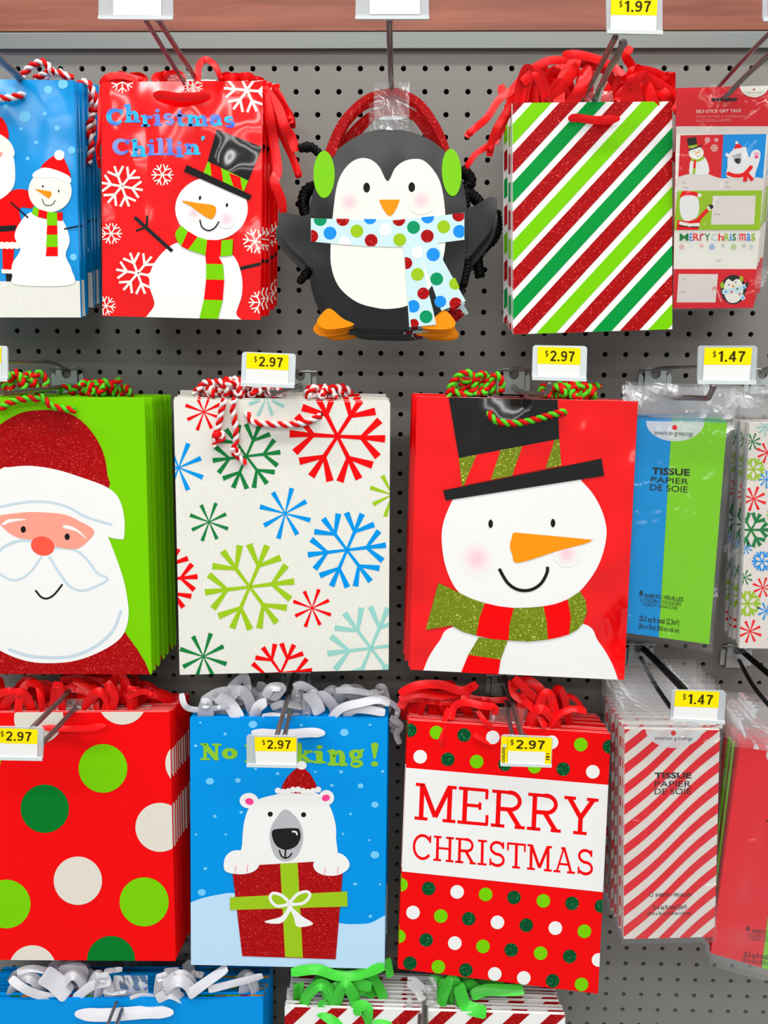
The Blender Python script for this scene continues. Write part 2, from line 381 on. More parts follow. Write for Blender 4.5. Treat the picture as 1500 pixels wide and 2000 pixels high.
def chunk_glyph(c):
    """fat soft serif letters; x height .66"""
    t = .24; st = []
    def S(p, w=t, r=1): st.append((p, w))
    def f(x0, x1, y): S([(x0, y), (x1, y)], .13)
    if c == 'C': S(arc(.46, .48, .34, .38, 40, 320, 22), [.13 + .14 * math.sin(math.pi * i / 22) for i in range(23)]); S([(.78, .86), (.76, .66)], .13); return st, .9
    if c == 'h': S([(.2, .1), (.2, .95)]); S([(.24, .42), (.38, .56), (.5, .56), (.58, .42), (.58, .1)], [.12, .16, .2, .24, .24]); f(.04, .36, .065); f(.44, .74, .065); f(.04, .2, .94); return st, .8
    if c == 'n': S([(.2, .1), (.2, .58)]); S([(.24, .42), (.38, .56), (.5, .56), (.58, .42), (.58, .1)], [.12, .16, .2, .24, .24]); f(.04, .36, .065); f(.44, .74, .065); f(.04, .2, .6); return st, .8
    if c == 'm':
        S([(.2, .1), (.2, .58)]); f(.04, .2, .6); f(.04, .34, .065)
        for o in (0, .36): S([(.24 + o, .42), (.36 + o, .56), (.47 + o, .56), (.54 + o, .42), (.54 + o, .1)], [.1, .14, .18, .22, .22]); f(.42 + o, .68 + o, .065)
        return st, 1.1
    if c == 'r': S([(.2, .1), (.2, .58)]); S([(.26, .4), (.38, .55), (.5, .53)], [.1, .16, .2]); f(.04, .4, .065); f(.04, .2, .6); return st, .62
    if c == 'i': S([(.2, .1), (.2, .56)]); f(.04, .38, .065); f(.04, .2, .6); S([(.2, .86), (.21, .86)], .22); return st, .44
    if c == 'l': S([(.2, .1), (.2, .92)]); f(.04, .38, .065); f(.04, .2, .94); return st, .44
    if c == 's': S(arc(.3, .48, .17, .13, 20, 230, 10) + arc(.3, .19, .19, .14, 80, -150, 12), [.1 + .1 * math.sin(math.pi * i / 23) for i in range(24)]); return st, .6
    if c == 't': S([(.24, .85), (.24, .2), (.34, .08), (.46, .1)], [.16, .24, .2, .12]); f(.06, .48, .6); return st, .56
    if c == 'a': S(arc(.32, .23, .17, .17, 60, 330, 14), [.14 + .08 * math.sin(math.pi * i / 14) for i in range(15)]); S([(.16, .5), (.32, .6), (.5, .48), (.52, .1), (.64, .07)], [.18, .14, .2, .22, .12]); return st, .72
    if c == "'": S([(.12, .92), (.06, .74)], [.2, .06]); return st, .26
    if c == 'N': S([(.2, .08), (.2, .9)], .17); S([(.22, .85), (.72, .1)], .26); S([(.74, .1), (.74, .9)], .15); f(.03, .38, .06); f(.03, .3, .94); f(.58, .92, .94); return st, .98
    if c == 'o': S(arc(.34, .33, .23, .25, 0, 360, 26), [.16 + .12 * abs(math.cos(2 * math.pi * i / 26)) for i in range(27)]); return st, .74
    if c == 'e': S(arc(.34, .33, .23, .25, 10, 320, 22), [.14 + .12 * math.sin(math.pi * i / 22) for i in range(23)]); S([(.2, .34), (.56, .36)], .09); return st, .72
    if c == 'P': S([(.22, .06), (.22, .92)], .25); S([(.3, .92), (.55, .88), (.62, .7), (.52, .5), (.3, .48)], [.12, .18, .24, .18, .12]); f(.04, .44, .06); f(.04, .3, .94); return st, .8
    if c == 'k': S([(.2, .1), (.2, .95)]); S([(.28, .3), (.6, .56)], .14); S([(.36, .36), (.62, .1)], .22); f(.04, .36, .065); f(.5, .84, .065); f(.46, .76, .6); f(.04, .2, .94); return st, .86
    if c == 'g': S(arc(.32, .42, .19, .16, 0, 360, 22), [.13 + .1 * abs(math.cos(2 * math.pi * i / 22)) for i in range(23)]); S([(.5, .55), (.62, .62)], .13); S([(.2, .24), (.16, .14), (.3, .1), (.5, .08), (.56, -.04), (.36, -.14), (.16, -.1), (.12, .0), (.2, .08)], [.1, .12, .14, .15, .15, .14, .12, .1, .08]); return st, .74
    if c == '!': S([(.16, .92), (.16, .36)], [.27, .08]); S([(.16, .1), (.17, .1)], .24); return st, .36
    return st, .4
def letters(art, m, quad, word, glyph, bounce=None, gap=.06, cap=False):
    gs = [glyph(c) for c in word]; tot = sum(g[1] for g in gs) + gap * (len(gs) - 1); x = 0; Q = [art.T(p) for p in quad]
    for i, (st, wd) in enumerate(gs):
        dy = bounce[i] if bounce else 0
        for pts, w in st:
            if len(pts) > 3 and cap and not isinstance(w, (list, tuple)): pass
            if isinstance(w, (list, tuple)) and len(w) == len(pts) and len(pts) > 2:
                v = catmull([(p[0], p[1], ww) for p, ww in zip(pts, w)], 3); pts = [(q.x, q.y) for q in v]; w = [q.z for q in v]
            for poly in stroke2(pts, w, cap):
                art.raw(m, [[bil(Q, (x + p[0]) / tot, p[1] + dy) for p in poly]])
        x += wd + gap

def digit_glyph(c):
    t = .185; st = []
    def S(p, w=t): st.append((p, w))
    if c == '1': S([(.3, 0), (.3, 1)]); S([(.3, .95), (.06, .76)], .15); return st, .46
    if c == '2': S(arc(.3, .7, .21, .22, 165, -30, 12) + [(.12, .09)], .17); S([(.04, .08), (.56, .08)], .17); return st, .6
    if c == '4': S([(.42, 0), (.42, 1)], .17); S([(.4, .95), (.07, .3)], .14); S([(.02, .29), (.6, .29)], .15); return st, .62
    if c == '7': S([(.04, .91), (.56, .91)], .17); S([(.52, .88), (.34, .55), (.24, .0)], .17); return st, .6
    if c == '9': S(arc(.3, .69, .2, .23, 0, 360, 20), .16); S([(.5, .69), (.49, .35), (.4, .12), (.22, .08), (.08, .18)], .16); return st, .6
    if c == '.': S([(.1, 0), (.1, .18)], .18); return st, .2
    if c == '$': S(arc(.28, .67, .19, .17, 20, 250, 10) + arc(.28, .32, .2, .18, 90, -160, 10), .12); S([(.28, -.08), (.28, 1.08)], .08); return st, .56
    return st, .4

# ------------------------------------------------------------------ builders
RND = random.Random(7)
ORD = ['front', 'second', 'third', 'fourth', 'fifth', 'sixth', 'seventh', 'eighth', 'ninth', 'tenth', 'eleventh']
def px_of(p):
    """project a world point to photo pixels"""
    v = Vector(p) - CAM; x, y, z = v.dot(rx), v.dot(uy), v.dot(fw)
    return (750 + F * x / z, 1000 - F * y / z)
def bag_body(plane, quad, thick, m, inner='inner'):
    mb = MB(); Fq = [plane.on(*p) for p in quad]; off = -plane.n * thick; Bq = [p + off for p in Fq]
    c = sum(Fq, Vector()) / 4; ins = .007
    def mid(i, up=0):
        p = Fq[i] + off * .5; h = (c - p); h.z = 0; return p + h.normalized() * ins
    mR, mBR, mBL, mL = mid(1), mid(2), mid(3), mid(0)
    dn = Vector((0, 0, -.006))
    mb.face([Fq[0], Fq[3], Fq[2], Fq[1]], m); mb.face([Bq[0], Bq[1], Bq[2], Bq[3]], m)
    mb.face([Fq[1], Fq[2], mBR, mR], m); mb.face([mR, mBR, Bq[2], Bq[1]], m)
    mb.face([Fq[0], mL, mBL, Fq[3]], m); mb.face([mL, Bq[0], Bq[3], mBL], m)
    mb.face([Fq[3], mBL, mBR, Fq[2]], m); mb.face([mBL, Bq[3], Bq[2], mBR], m)
    # open mouth: both lips slope down to the fold inside
    k = off.normalized() * .0006
    a0, a1, b0, b1 = Fq[0] + k, Fq[1] + k, Bq[0] - k, Bq[1] - k
    mb.face([Fq[0], Fq[1], a1, a0], inner); mb.face([Bq[1], Bq[0], b0, b1], inner)
    mb.face([a0, a1, mR + dn, mL + dn], m); mb.face([b1, b0, mL + dn, mR + dn], m)
    mb.face([a1, Fq[1], mR, mR + dn], m); mb.face([a0, mL + dn, mL, Fq[0]], m); mb.face([b1, mR + dn, mR, Bq[1]], m); mb.face([b0, Bq[0], mL, mL + dn], m)
    return mb
def stack(name, front_label, rest_label, cat, group, quad, dt, db, base, art, n, back, d_back, thick=.0045, corner=1, jit=.0012, rot=.004, yaw=0.0, part='paper_body', art_rest=None, roll_back=0.0, inner='inner'):
    """a hanging stack of alike bags: front one with its printed motifs as sub-parts, then copies behind it"""
    pl = Plane(quad, dt, db, yaw)
    org = (pl.on(*quad[0]) + pl.on(*quad[1])) / 2
    root = empty(name, org, front_label, cat, group)
    body = bag_body(pl, quad, thick, base, inner).build(part, root)
    if art:
        for g, mb in art.mesh(pl, quad, True).items(): mb.build(g.split('#')[0], body)
    roots = [root]
    if n > 1:
        rest = None
        ar = art_rest or art
        off = P(*back, d_back) - pl.on(*quad[corner])
        rnd = random.Random(name + group)
        for i in range(1, n):
            t = i / (n - 1)
            r = root.copy(); COL.objects.link(r); r['label'] = ORD[i] + rest_label
            j = Vector((rnd.uniform(-jit, jit), 0, rnd.uniform(-jit, jit)))
            r.location = org + off * t + j; r.rotation_euler = (0, rnd.uniform(-rot, rot) + roll_back * t, 0)
            b = body.copy(); COL.objects.link(b); b.parent = r
            if ar:
                if rest is None:
                    mbs = ar.mesh(pl, quad, False); rest = mbs['printed_design'].build('printed_design', body); first = rest
                    rest.parent = b
                else:
                    q = rest.copy(); COL.objects.link(q); q.parent = b
            roots.append(r)
    return roots, pl
def ribbon(mb, path, width, m, twist=(0, 0), thick=.0004, n=7, taper=True):
    """flat ribbon along world points; twist = turn about its run at start and end"""
    pts = catmull(path, n); N = len(pts); rows = []
    for i, p in enumerate(pts):
        t = (pts[min(i + 1, N - 1)] - pts[max(i - 1, 0)]).normalized()
        view = (CAM - p).normalized(); sd = t.cross(view)
        if sd.length < 1e-4: sd = t.orthogonal()
        sd.normalize(); up = sd.cross(t)
        k = i / (N - 1); a = twist[0] + (twist[1] - twist[0]) * k
        s = sd * math.cos(a) + up * math.sin(a); nrm = s.cross(t)
        wd = width / 2 * (min(1, .22 + 1.35 * math.sin(math.pi * k) ** .7) if not taper else min(1, .72 + 3.2 * min(k, 1 - k)))
        cup = nrm * (.12 * wd); rows.append((p, s * wd, cup, nrm * thick))
    for sg in (1, -1):
        mb.grid([[p - s + q * sg, p - s * .5 + c * .75 + q * sg, p + c + q * sg, p + s * .5 + c * .75 + q * sg, p + s + q * sg][::sg] for p, s, c, q in rows], m)
def knot(mb, p, r, m):
    rows = []
    for a in range(5):
        th = math.pi * a / 4
        rows.append([p + Vector((r * (1 + .2 * math.sin(3 * ph)) * math.sin(th) * math.cos(ph), r * math.sin(th) * math.sin(ph), r * math.cos(th))) for ph in (2 * math.pi * k / 8 for k in range(8))])
    mb.grid(rows, m, True)
def ribbons_on(roots, frame, strands, m, d0, d1, name='ribbon_handle', k_of=None):
    """strands: list of (points, width in crop px[, flags]); shared out over the bags of the stack, nearest ones to the front bag"""
    k, ox, oy = frame; per = {}
    nb = len(roots)
    for i, st in enumerate(strands):
        pts, wpx = st[0], st[1]; idx = st[2] if len(st) > 2 else (1 + i % (nb - 1) if nb > 1 else 0)
        mb = MB(); t = idx / max(1, nb - 1)
        dd = d0 + (d1 - d0) * t; L = len(pts); path = []
        rn = random.Random(i * 31 + nb)
        for j, p in enumerate(pts):
            path.append(P(ox + p[0] / k, oy + p[1] / k, dd + .004 * math.sin(j * 1.7 + i)))
        wm = wpx / k / F * (D - dd)
        ribbon(mb, path, wm, m, (rn.uniform(-.5, .5), rn.uniform(-.9, .9)) if idx or len(st) < 4 else (0, 0), taper=(len(st) < 4))
        if len(st) > 4 or (wpx / k < 15 and idx != 0 and rn.random() < .75): knot(mb, path[-2].lerp(path[-1], .5), wm * .5, m)
        mb.build(name, roots[idx], True)
def ribbon_fill(roots, m, regs, width, d0, d1, seed):
    """more loops rising from the mouths of the bags behind; regs: (x0, x1, y base, height, count)"""
    rn = random.Random(seed); nb = len(roots)
    for x0, x1, yb, h, cnt in regs:
        for i in range(cnt):
            idx = 1 + rn.randrange(nb - 1); dd = d0 + (d1 - d0) * idx / (nb - 1); xa = rn.uniform(x0, x1); dx = rn.uniform(.18, .5) * (x1 - x0) * rn.choice((-1, 1)); xb = min(max(xa + dx, x0), x1)
            hh = h * rn.uniform(.45, 1); mb = MB(); y0 = yb - (roots[idx].location.y - roots[0].location.y) * 330 * max(0, (yb - 700) / 1200)
            ribbon(mb, [P(xa, y0 + 6, dd), P(xa + (xb - xa) * .2, y0 - hh * .7, dd + .005), P((xa + xb) / 2, y0 - hh, dd + .01), P(xa + (xb - xa) * .85, y0 - hh * .5, dd + .004), P(xb, y0 + 6, dd)], width, m, (rn.uniform(-.8, .8), rn.uniform(-.8, .8)))
            mb.build('ribbon_handle', roots[idx], True)
def rope(mb, path, r, ms, pitch=.0135, n=10):
    """two strands laid round each other"""
    pts = catmull(path, n)
    d = [0]
    for a, b in zip(pts, pts[1:]): d.append(d[-1] + (b - a).length)
    tot = d[-1]; N = max(6, int(tot / (pitch / 6))); smp = []; j = 0
    for i in range(N + 1):
        s = tot * i / N
        while j < len(d) - 2 and d[j + 1] < s: j += 1
        q = (s - d[j]) / max(1e-9, d[j + 1] - d[j]); smp.append(pts[j].lerp(pts[j + 1], q))
    up = None; fr = []
    for i, p in enumerate(smp):
        t = (smp[min(i + 1, N)] - smp[max(i - 1, 0)]).normalized()
        if up is None: up = t.orthogonal().normalized()
        up = (up - t * up.dot(t)).normalized(); fr.append((p, up.copy(), t.cross(up)))
    for s, m in enumerate(ms):
        c = []
        for i, (p, u, v) in enumerate(fr):
            a = 2 * math.pi * (tot * i / N) / pitch + s * math.pi
            c.append(p + (u * math.cos(a) + v * math.sin(a)) * r * .85)
        mb.tube(c, r, m, 6)
def crop(frame, pts, d):
    k, ox, oy = frame
    return [P(ox + p[0] / k, oy + p[1] / k, p[2] if len(p) > 2 else d) for p in pts]
def rope_tangle(mb, x0, x1, y0, y1, d, r, ms, seed, loops=3):
    rn = random.Random(seed); pts = []; N = loops * 5
    ph = rn.uniform(0, 6)
    for i in range(N + 1):
        t = i / N; a = ph + t * loops * 2 * math.pi
        x = x0 + (x1 - x0) * (.12 + .76 * t) + (x1 - x0) * .13 * math.cos(a) + rn.uniform(-4, 4)
        y = (y0 + y1) / 2 + (y1 - y0) * .42 * math.sin(a) * rn.uniform(.6, 1.1)
        pts.append(P(x, min(max(y, y0), y1 + 3), d + rn.uniform(-.008, .008)))
    rope(mb, pts, r, ms)
def rquad(q, rad, n=4, aspect=1.6):
    """rounded corners in the unit square of a pixel quad"""
    out = []
    rx_, ry_ = rad, rad * aspect
    for cx, cy, a in ((1 - rx_, 1 - ry_, 0), (rx_, 1 - ry_, 90), (rx_, ry_, 180), (1 - rx_, ry_, 270)):
        for i in range(n + 1):
            t = math.radians(a + 90 * i / n); out.append(bil(q, cx + rx_ * math.cos(t), cy + ry_ * math.sin(t)))
    return out
def plate_at(mb_parent, px, py):
    """zinc peg plate: U-notched tongue, two side clips and a cross pin"""
    c = P(px, py, .004); mb = MB()
    out = [(-.013, .012), (-.006, .012)] + [(.006 * math.cos(math.radians(a)), .004 + .006 * math.sin(math.radians(a))) for a in range(180, 361, 30)] + [(.006, .012), (.013, .012), (.0135, -.02), (-.0135, -.02)]
    mb.slab([c + Vector((x, -.004, z)) for x, z in out][::-1], Vector((0, .0025, 0)), 'zinc')
    for s in (-1, 1): mb.slab([c + Vector((s * x, -.001, z)) for x, z in ((.0145, .002), (.019, .005), (.0205, 0), (.0205, -.018), (.0145, -.018))][::s], Vector((0, .003, 0)), 'zinc')
    mb.tube([c + Vector((-.021, -.005, .010)), c + Vector((.021, -.005, .010))], .0013, 'steel')
    return mb.build('peg_plate', mb_parent)
def hook(label, plate, up, low, holder=None, paper=None, d=.25, yfrac=.49, price=None, solid=False, ru=.0022, rl=.0026, wire='dark_wire', clearance=False, tip=True):
    root = empty('display_hook', P(*plate, .0), label, 'display hook', 'display hooks on the peg board')
    plate_at(root, *plate)
    mb = MB(); mb.tube(catmull([P(*p) for p in up], 6), ru, wire); mb.build('label_wire', root, True)
    if low:
        mb = MB(); mb.tube(catmull([P(*p) for p in low], 6), rl, wire)
        e = P(*low[-1])
        if tip: knot(mb, e, rl * 1.25, wire)
        mb.build('product_wire', root, True)
    if holder:
        pl = Plane(holder, d, d); mb = MB()
        ring = [pl.on(x, y) for x, y in rquad(holder, .06)]
        mb.slab(ring, -pl.n * .0025, 'holder_solid' if solid else 'holder')
        lip = [bil(holder, u, v) for u, v in ((.0, .1), (1, .1), (1, .0), (0, .0))]
        mb.slab([pl.on(x, y, .0016) for x, y in lip][::-1], -pl.n * .0015, 'holder_solid')
        ho = mb.build('label_holder', root)
        a = Art(); pq = paper
        def Q(u0, v0, u1, v1): return [bil(pq, u0, v1), bil(pq, u1, v1), bil(pq, u1, v0), bil(pq, u0, v0)]
        a.poly('yellow' if clearance else 'paper', Q(0, 0, 1, 1)); a.up()
        if price:
            if clearance:
                a.poly('paper', Q(.14, .0, .88, .5)); a.up()
                q = Q(.02, .05, .11, .62); a.raw('ink', [[bil([q[1], q[2], q[3], q[0]], *p) for p in f] for f in text_tris('learance', .01)])
                a.polys('price_ink', [Q(.9, .22, .97, .26), Q(.9, .3, .97, .36), Q(.9, .42, .96, .45)]); a.poly('ink', Q(.125, .02, .13, .98))
                a.poly('pale_blue', Q(.04, .62, .1, .74))
            else:
                a.poly('yellow', Q(0, 1 - yfrac, 1, 1)); a.up()
            v0, v1 = 1 - yfrac * .82, 1 - yfrac * .2
            letters(a, 'price_ink', Q(.29, v0, .87, v1), price, digit_glyph, None, .09)
            letters(a, 'price_ink', Q(.175, v0 + (v1 - v0) * .38, .255, v1 + .01), '$', digit_glyph)
        pm = a.mesh(pl, None, False, lift=.0004)['printed_design']
        pm.build('price_label', ho)
    return root
def film_sheet(pl, quad, lift, amp, seed, nu=10, nv=22, puff=0.0, m='film', head=None):
    rows = []
    for j in range(nv + 1):
        r = []
        for i in range(nu + 1):
            u, v = i / nu, 1 - j / nv
            p = bil(quad, u, v); e = min(1, 6 * min(u, 1 - u, v, 1 - v))
            h = noise.noise(Vector((u * 5 + seed, v * 9, seed * 1.7))) * amp * e + noise.noise(Vector((u * 13 + seed, v * 17, 3))) * amp * .5 * e
            r.append(pl.on(p[0], p[1], lift + puff * e + h))
        rows.append(r)
    mb = MB(); h = 0
    if head: h = max(1, int(round(head * nv))); mb.grid(rows[:h + 1], 'film_header')
    mb.grid(rows[h:], m); return mb
def packets(name, front_label, rest_label, group, quad, fquad, dt, db, base, art, n, back, d_back, thick=.005, corner=1, jit=.0025, rot=.008, yaw=0.0, cat='tissue packet', core='tissue_block', base2=None):
    """clear sleeves: folded block inside, printed marks and the film as parts"""
    pl = Plane(quad, dt, db, yaw); org = (pl.on(*quad[0]) + pl.on(*quad[1])) / 2
    root = empty(name, org, front_label, cat, group)
    mb = MB(); mb.slab([pl.on(*p) for p in quad][::-1], -pl.n * thick, base); body = mb.build(core, root)
    if art:
        for g, q in art.mesh(pl, quad, True).items(): q.build(g.split('#')[0], body)
    film = film_sheet(pl, fquad, .0022, .0018, RND.random() * 9, 12, 26, puff=.0008, head=max(.001, (quad[0][1] - fquad[0][1] - 4) / (fquad[3][1] - fquad[0][1])) if cat != 'tag pack' else None).build('clear_sleeve', root, True)
    roots = [root]; rn = random.Random(name + group); rest = None
    if n > 1: off = P(*back, d_back) - pl.on(*quad[corner])
    for i in range(1, n):
        t = i / (n - 1); r = root.copy(); COL.objects.link(r); r['label'] = ORD[i] + rest_label
        r.location = org + off * t + Vector((rn.uniform(-jit, jit), 0, rn.uniform(-jit, jit))); r.rotation_euler = (0, rn.uniform(-rot, rot), 0)
        b = body.copy(); COL.objects.link(b); b.parent = r
        if art:
            if rest is None: rest = art.mesh(pl, quad, False)['printed_design'].build('printed_design', body); rest.parent = b
            else: q = rest.copy(); COL.objects.link(q); q.parent = b
        f = film.copy(); COL.objects.link(f); f.parent = r
        roots.append(r)
    return roots, pl
def hang_tab(root, quad, d, seed=1.0):
    """clear plastic tab on the back of a bag that takes the hook"""
    film_sheet(Plane(quad, d, d), quad, 0, .0012, seed, 5, 5, m='film_header').build('hang_tab', root, True)
def struct(o): o['kind'] = 'structure'; return o

# ------------------------------------------------------------------ the setting: peg board, rail, wooden fascia
C0, C1_, R1_ = -30, 38, 62
def board():
    mb = MB(); k = mb.mi('board'); S = .0254; r = .00325; n = 10; t = .006
    V = mb.v; Fc = mb.f; Mi = mb.m
    def pt(x, z, y=0): V.append(Vector((x, y, z))); return len(V) - 1
    for c in range(C0, C1_):
        for q in range(0, R1_):
            cx, cz = X0 + c * S, HC + Z0 - q * S; h = S / 2
            per = []
            for a in range(n):
                an = 2 * math.pi * a / n; dx, dz = math.cos(an), math.sin(an); f = h / max(abs(dx), abs(dz)); per.append(pt(cx + dx * f, cz + dz * f))
            # square corners fall between ring points: add them
            inn = [pt(cx + r * math.cos(2 * math.pi * a / n), cz + r * math.sin(2 * math.pi * a / n)) for a in range(n)]
            dep = [pt(cx + r * math.cos(2 * math.pi * a / n), cz + r * math.sin(2 * math.pi * a / n), t) for a in range(n)]
            cor = {}
            for sx, sz in ((1, 1), (-1, 1), (-1, -1), (1, -1)):
                an = math.atan2(sz, sx) % (2 * math.pi); cor[int(an / (2 * math.pi / n))] = pt(cx + sx * h, cz + sz * h)
            for a in range(n):
                b = (a + 1) % n
                Fc.append((per[a], cor[a], per[b], inn[b], inn[a]) if a in cor else (per[a], per[b], inn[b], inn[a])); Mi.append(k)
                Fc.append((inn[a], inn[b], dep[b], dep[a])); Mi.append(k)
    x0, x1 = X0 + (C0 - .5) * S, X0 + (C1_ - .5) * S; zt = HC + Z0 + S / 2; zb = HC + Z0 - (R1_ - .5) * S
    mb.box((x0, -.0, zt), (x1, t, zt + .03), 'board')
    mb.face([(x0, .03, zb), (x1, .03, zb), (x1, .03, zt + .03), (x0, .03, zt + .03)], 'dark')
    return struct(mb.build('wall_back'))
board()
def strip(name, ytop, ybot, d, m, back=0.0, bev=.002):
    a, b = P(750, ytop, d).z, P(750, ybot, d).z
    mb = MB(); x0, x1 = -1.1, 1.1
    prof = [(-d, b), (-d, a - bev), (-d + bev, a), (back, a), (back, b)]
    mb.grid([[(x0, y, z) for y, z in prof], [(x1, y, z) for y, z in prof]], m, True)
    mb.ngon_ring([(x0, y, z) for y, z in prof][::-1], m); mb.ngon_ring([(x1, y, z) for y, z in prof], m)
    return struct(mb.build(name))
strip('trim_1', 61, 94, .008, 'rail', .008)
mb = MB(); za = P(750, 61, .004).z; mb.box((-1.1, -.005, za + .0005), (1.1, .012, za + .5), 'wood'); struct(mb.build('wall_top'))

K1, K2, K3, K4, K5, K6, K7 = (2.6786, 0, 0), (2.9417, 520, 0), (2.4194, 880, 0), (2.9417, 0, 660), (2.9417, 320, 660), (2.942, 760, 660), (2.94, 1180, 660)
Q1, Q2, Q3, Q4, QT = (2.8575, 0, 1300), (2.8565, 340, 1300), (2.857, 750, 1300), (2.6314, 1150, 1240), (4.257, 1290, 150)
def stripes(a, m, pts):
    """paint a band split by cut lines: list of (material, polygon)"""
    for mm, p in pts: a.poly(mm, p)

# ================================================================== TOP ROW
# ---- blue bag with bearded man and snowman (cut by the left edge of the picture)
a = Art(*K1)
for x, y, r in ((253, 470, 22), (130, 610, 30), (235, 595, 11), (300, 670, 15), (190, 745, 10), (145, 830, 10), (375, 785, 20), (110, 675, 8), (60, 480, 25), (330, 440, 26), (385, 1345, 18), (30, 560, 14)): a.disc('snow_dot', x, y, r)
a.up('snow_bank_print'); a.poly('pearl', [(-480, 1470), (60, 1472), (200, 1465), (440, 1470), (440, 1700), (-480, 1700)])
a.up('bearded_man_print'); a.blob('red', [(-60, 1010), (0, 1035), (80, 992), (158, 1005), (172, 1085), (105, 1090), (112, 1175), (90, 1230), (85, 1275), (-60, 1275), (-90, 1150)])
a.poly('red', [(12, 1270), (76, 1290), (66, 1415), (16, 1415)]); a.up()
a.poly('black', [(-100, 1188), (88, 1178), (80, 1208), (-100, 1220)]); a.poly('black', [(30, 1425), (75, 1430), (78, 1472), (34, 1472)])
for x in range(-40, 95, 26): a.disc('cream', x, 1284, 19)
a.poly('cream', [(8, 1408), (82, 1412), (84, 1432), (10, 1430)]); a.up()
a.blob('white', [(-60, 720), (0, 725), (60, 790), (80, 880), (70, 980), (0, 1044), (-60, 1040)]); a.up()
a.blob('red', [(-60, 600), (0, 610), (35, 655), (45, 725), (0, 705), (-60, 700)]); a.blob('cream', [(-60, 690), (0, 702), (55, 745), (78, 800), (60, 822), (0, 780), (-60, 765)]); a.poly('skin', [(-20, 790), (18, 800), (6, 822), (-20, 828)])
a.up('snowman_print'); a.blob('white', [(165, 1110), (100, 1175), (78, 1240), (108, 1305), (66, 1380), (66, 1440), (90, 1490), (372, 1490), (376, 1410), (345, 1335), (366, 1260), (340, 1170), (290, 1120)])
a.disc('cream', 263, 1000, 113, 110); a.up()
a.blob('red', [(216, 884), (250, 838), (312, 806), (345, 850), (370, 930), (300, 895)]); a.up()
a.blob('white', [(178, 905), (230, 878), (300, 892), (366, 925), (366, 958), (290, 930), (182, 930)]); a.disc('white', 312, 812, 27); a.up()
a.disc('ink', 226, 975, 4, 7); a.disc('ink', 309, 1000, 4, 7); a.poly('orange', [(182, 988), (270, 1003), (272, 1022), (258, 1040)]); a.line('ink', [(222, 1042), (235, 1070), (260, 1076), (280, 1066), (290, 1048)], 4)
q = [(178, 1080), (205, 1095), (250, 1108), (298, 1112), (330, 1110)]; q2 = [(168, 1118), (200, 1135), (246, 1147), (298, 1153), (328, 1156)]
for i in range(4): a.poly(('lime', 'red', 'lime', 'red')[i], [q[i], q[i + 1], q2[i + 1], q2[i]])
for i, (y0, y1) in enumerate(((1112, 1180), (1180, 1228), (1228, 1292), (1292, 1340))): a.poly(('lime', 'red')[i % 2], [(250 + (y0 - 1112) * -.02, y0), (300 + (y0 - 1112) * .02, y0), (300 + (y1 - 1112) * .02, y1), (250 - (y1 - 1112) * .04, y1)])
a.line('ink', [(340, 1198), (440, 1178)], 8); a.line('ink', [(60, 1060), (147, 1138)], 8)
s1, pl1 = stack('gift_bag', 'glossy blue gift bag with red hatted snowman, foremost at the upper left edge', ' bag from the front in the blue snowman stack at the left edge', 'gift bag', 'blue snowman gift bags', [(-172, 152), (145, 157), (158, 620), (-158, 620)], .13, .13, 'blue_gloss', a, 8, (190, 166), .03, rot=.01, jit=.002)
WR = ('rope_red', 'rope_white'); GR = ('rope_red', 'rope_green')
mb = MB(); rope(mb, crop(K1, [(-60, 525, .135), (0, 515, .137), (60, 510, .138), (112, 497, .134), (118, 496, .128)], .135), .0022, WR); mb.build('cord_handle', s1[0], True); mb = MB(); rope(mb, crop((6.25, 0, 60), [(250, 600), (330, 480), (430, 405), (520, 380), (590, 430), (640, 520)], .115), .0022, WR); mb.build('cord_handle', s1[0], True)
mb = MB(); rope(mb, crop((6.25, 0, 60), [(420, 590), (530, 545), (640, 500), (760, 540), (870, 575), (890, 600)], .1), .0022, WR); mb.build('cord_handle', s1[1], True)
mb = MB(); rope(mb, crop((6.25, 0, 60), [(560, 600), (600, 480), (680, 520), (740, 500), (800, 560), (860, 600)], .085), .0022, WR); mb.build('cord_handle', s1[3], True)
mb = MB(); rope(mb, crop(K1, [(405, 470), (425, 432), (465, 440), (495, 500), (510, 560), (480, 610), (462, 690), (478, 750), (462, 860)], .075), .0022, WR); mb.build('cord_handle', s1[4], True)
mb = MB(); rope(mb, crop(K1, [(430, 440), (470, 470), (480, 560), (455, 600), (490, 640), (480, 720)], .06), .0022, WR); mb.build('cord_handle', s1[6], True)

# ---- red glossy bag with top-hat snowman
a = Art(*K1); a.g = 'snowflake_print'; a.sep = True
for x, y, r, ro in ((640, 428, 60, 30), (1010, 450, 52, 20), (1292, 472, 122, 5), (637, 975, 112, 10), (850, 915, 58, 0), (583, 1222, 57, 0), (720, 1430, 114, 10), (555, 1600, 52, 10), (1335, 1262, 66, 10), (1362, 1582, 62, 0)): a.flake2('cream', x, y, r, ro)
a.up('lettering'); letters(a, 'foil', [(555, 568), (1230, 572), (1232, 660), (560, 662)], 'Christmas', chunk_glyph, (.06, .22, -.02, .03, .08, .02, 0, .04, -.08), .02, True)
letters(a, 'foil', [(588, 722), (1078, 730), (1080, 815), (590, 812)], "Chillin'", chunk_glyph, (.02, -.08, 0, .02, .02, -.1, .06, .2), .02, True)
a.up('snowman_print'); a.blob('white', [(975, 1262), (880, 1295), (800, 1390), (782, 1490), (808, 1590), (772, 1650), (755, 1700), (1245, 1700), (1236, 1640), (1266, 1540), (1262, 1430), (1218, 1335), (1120, 1290)])
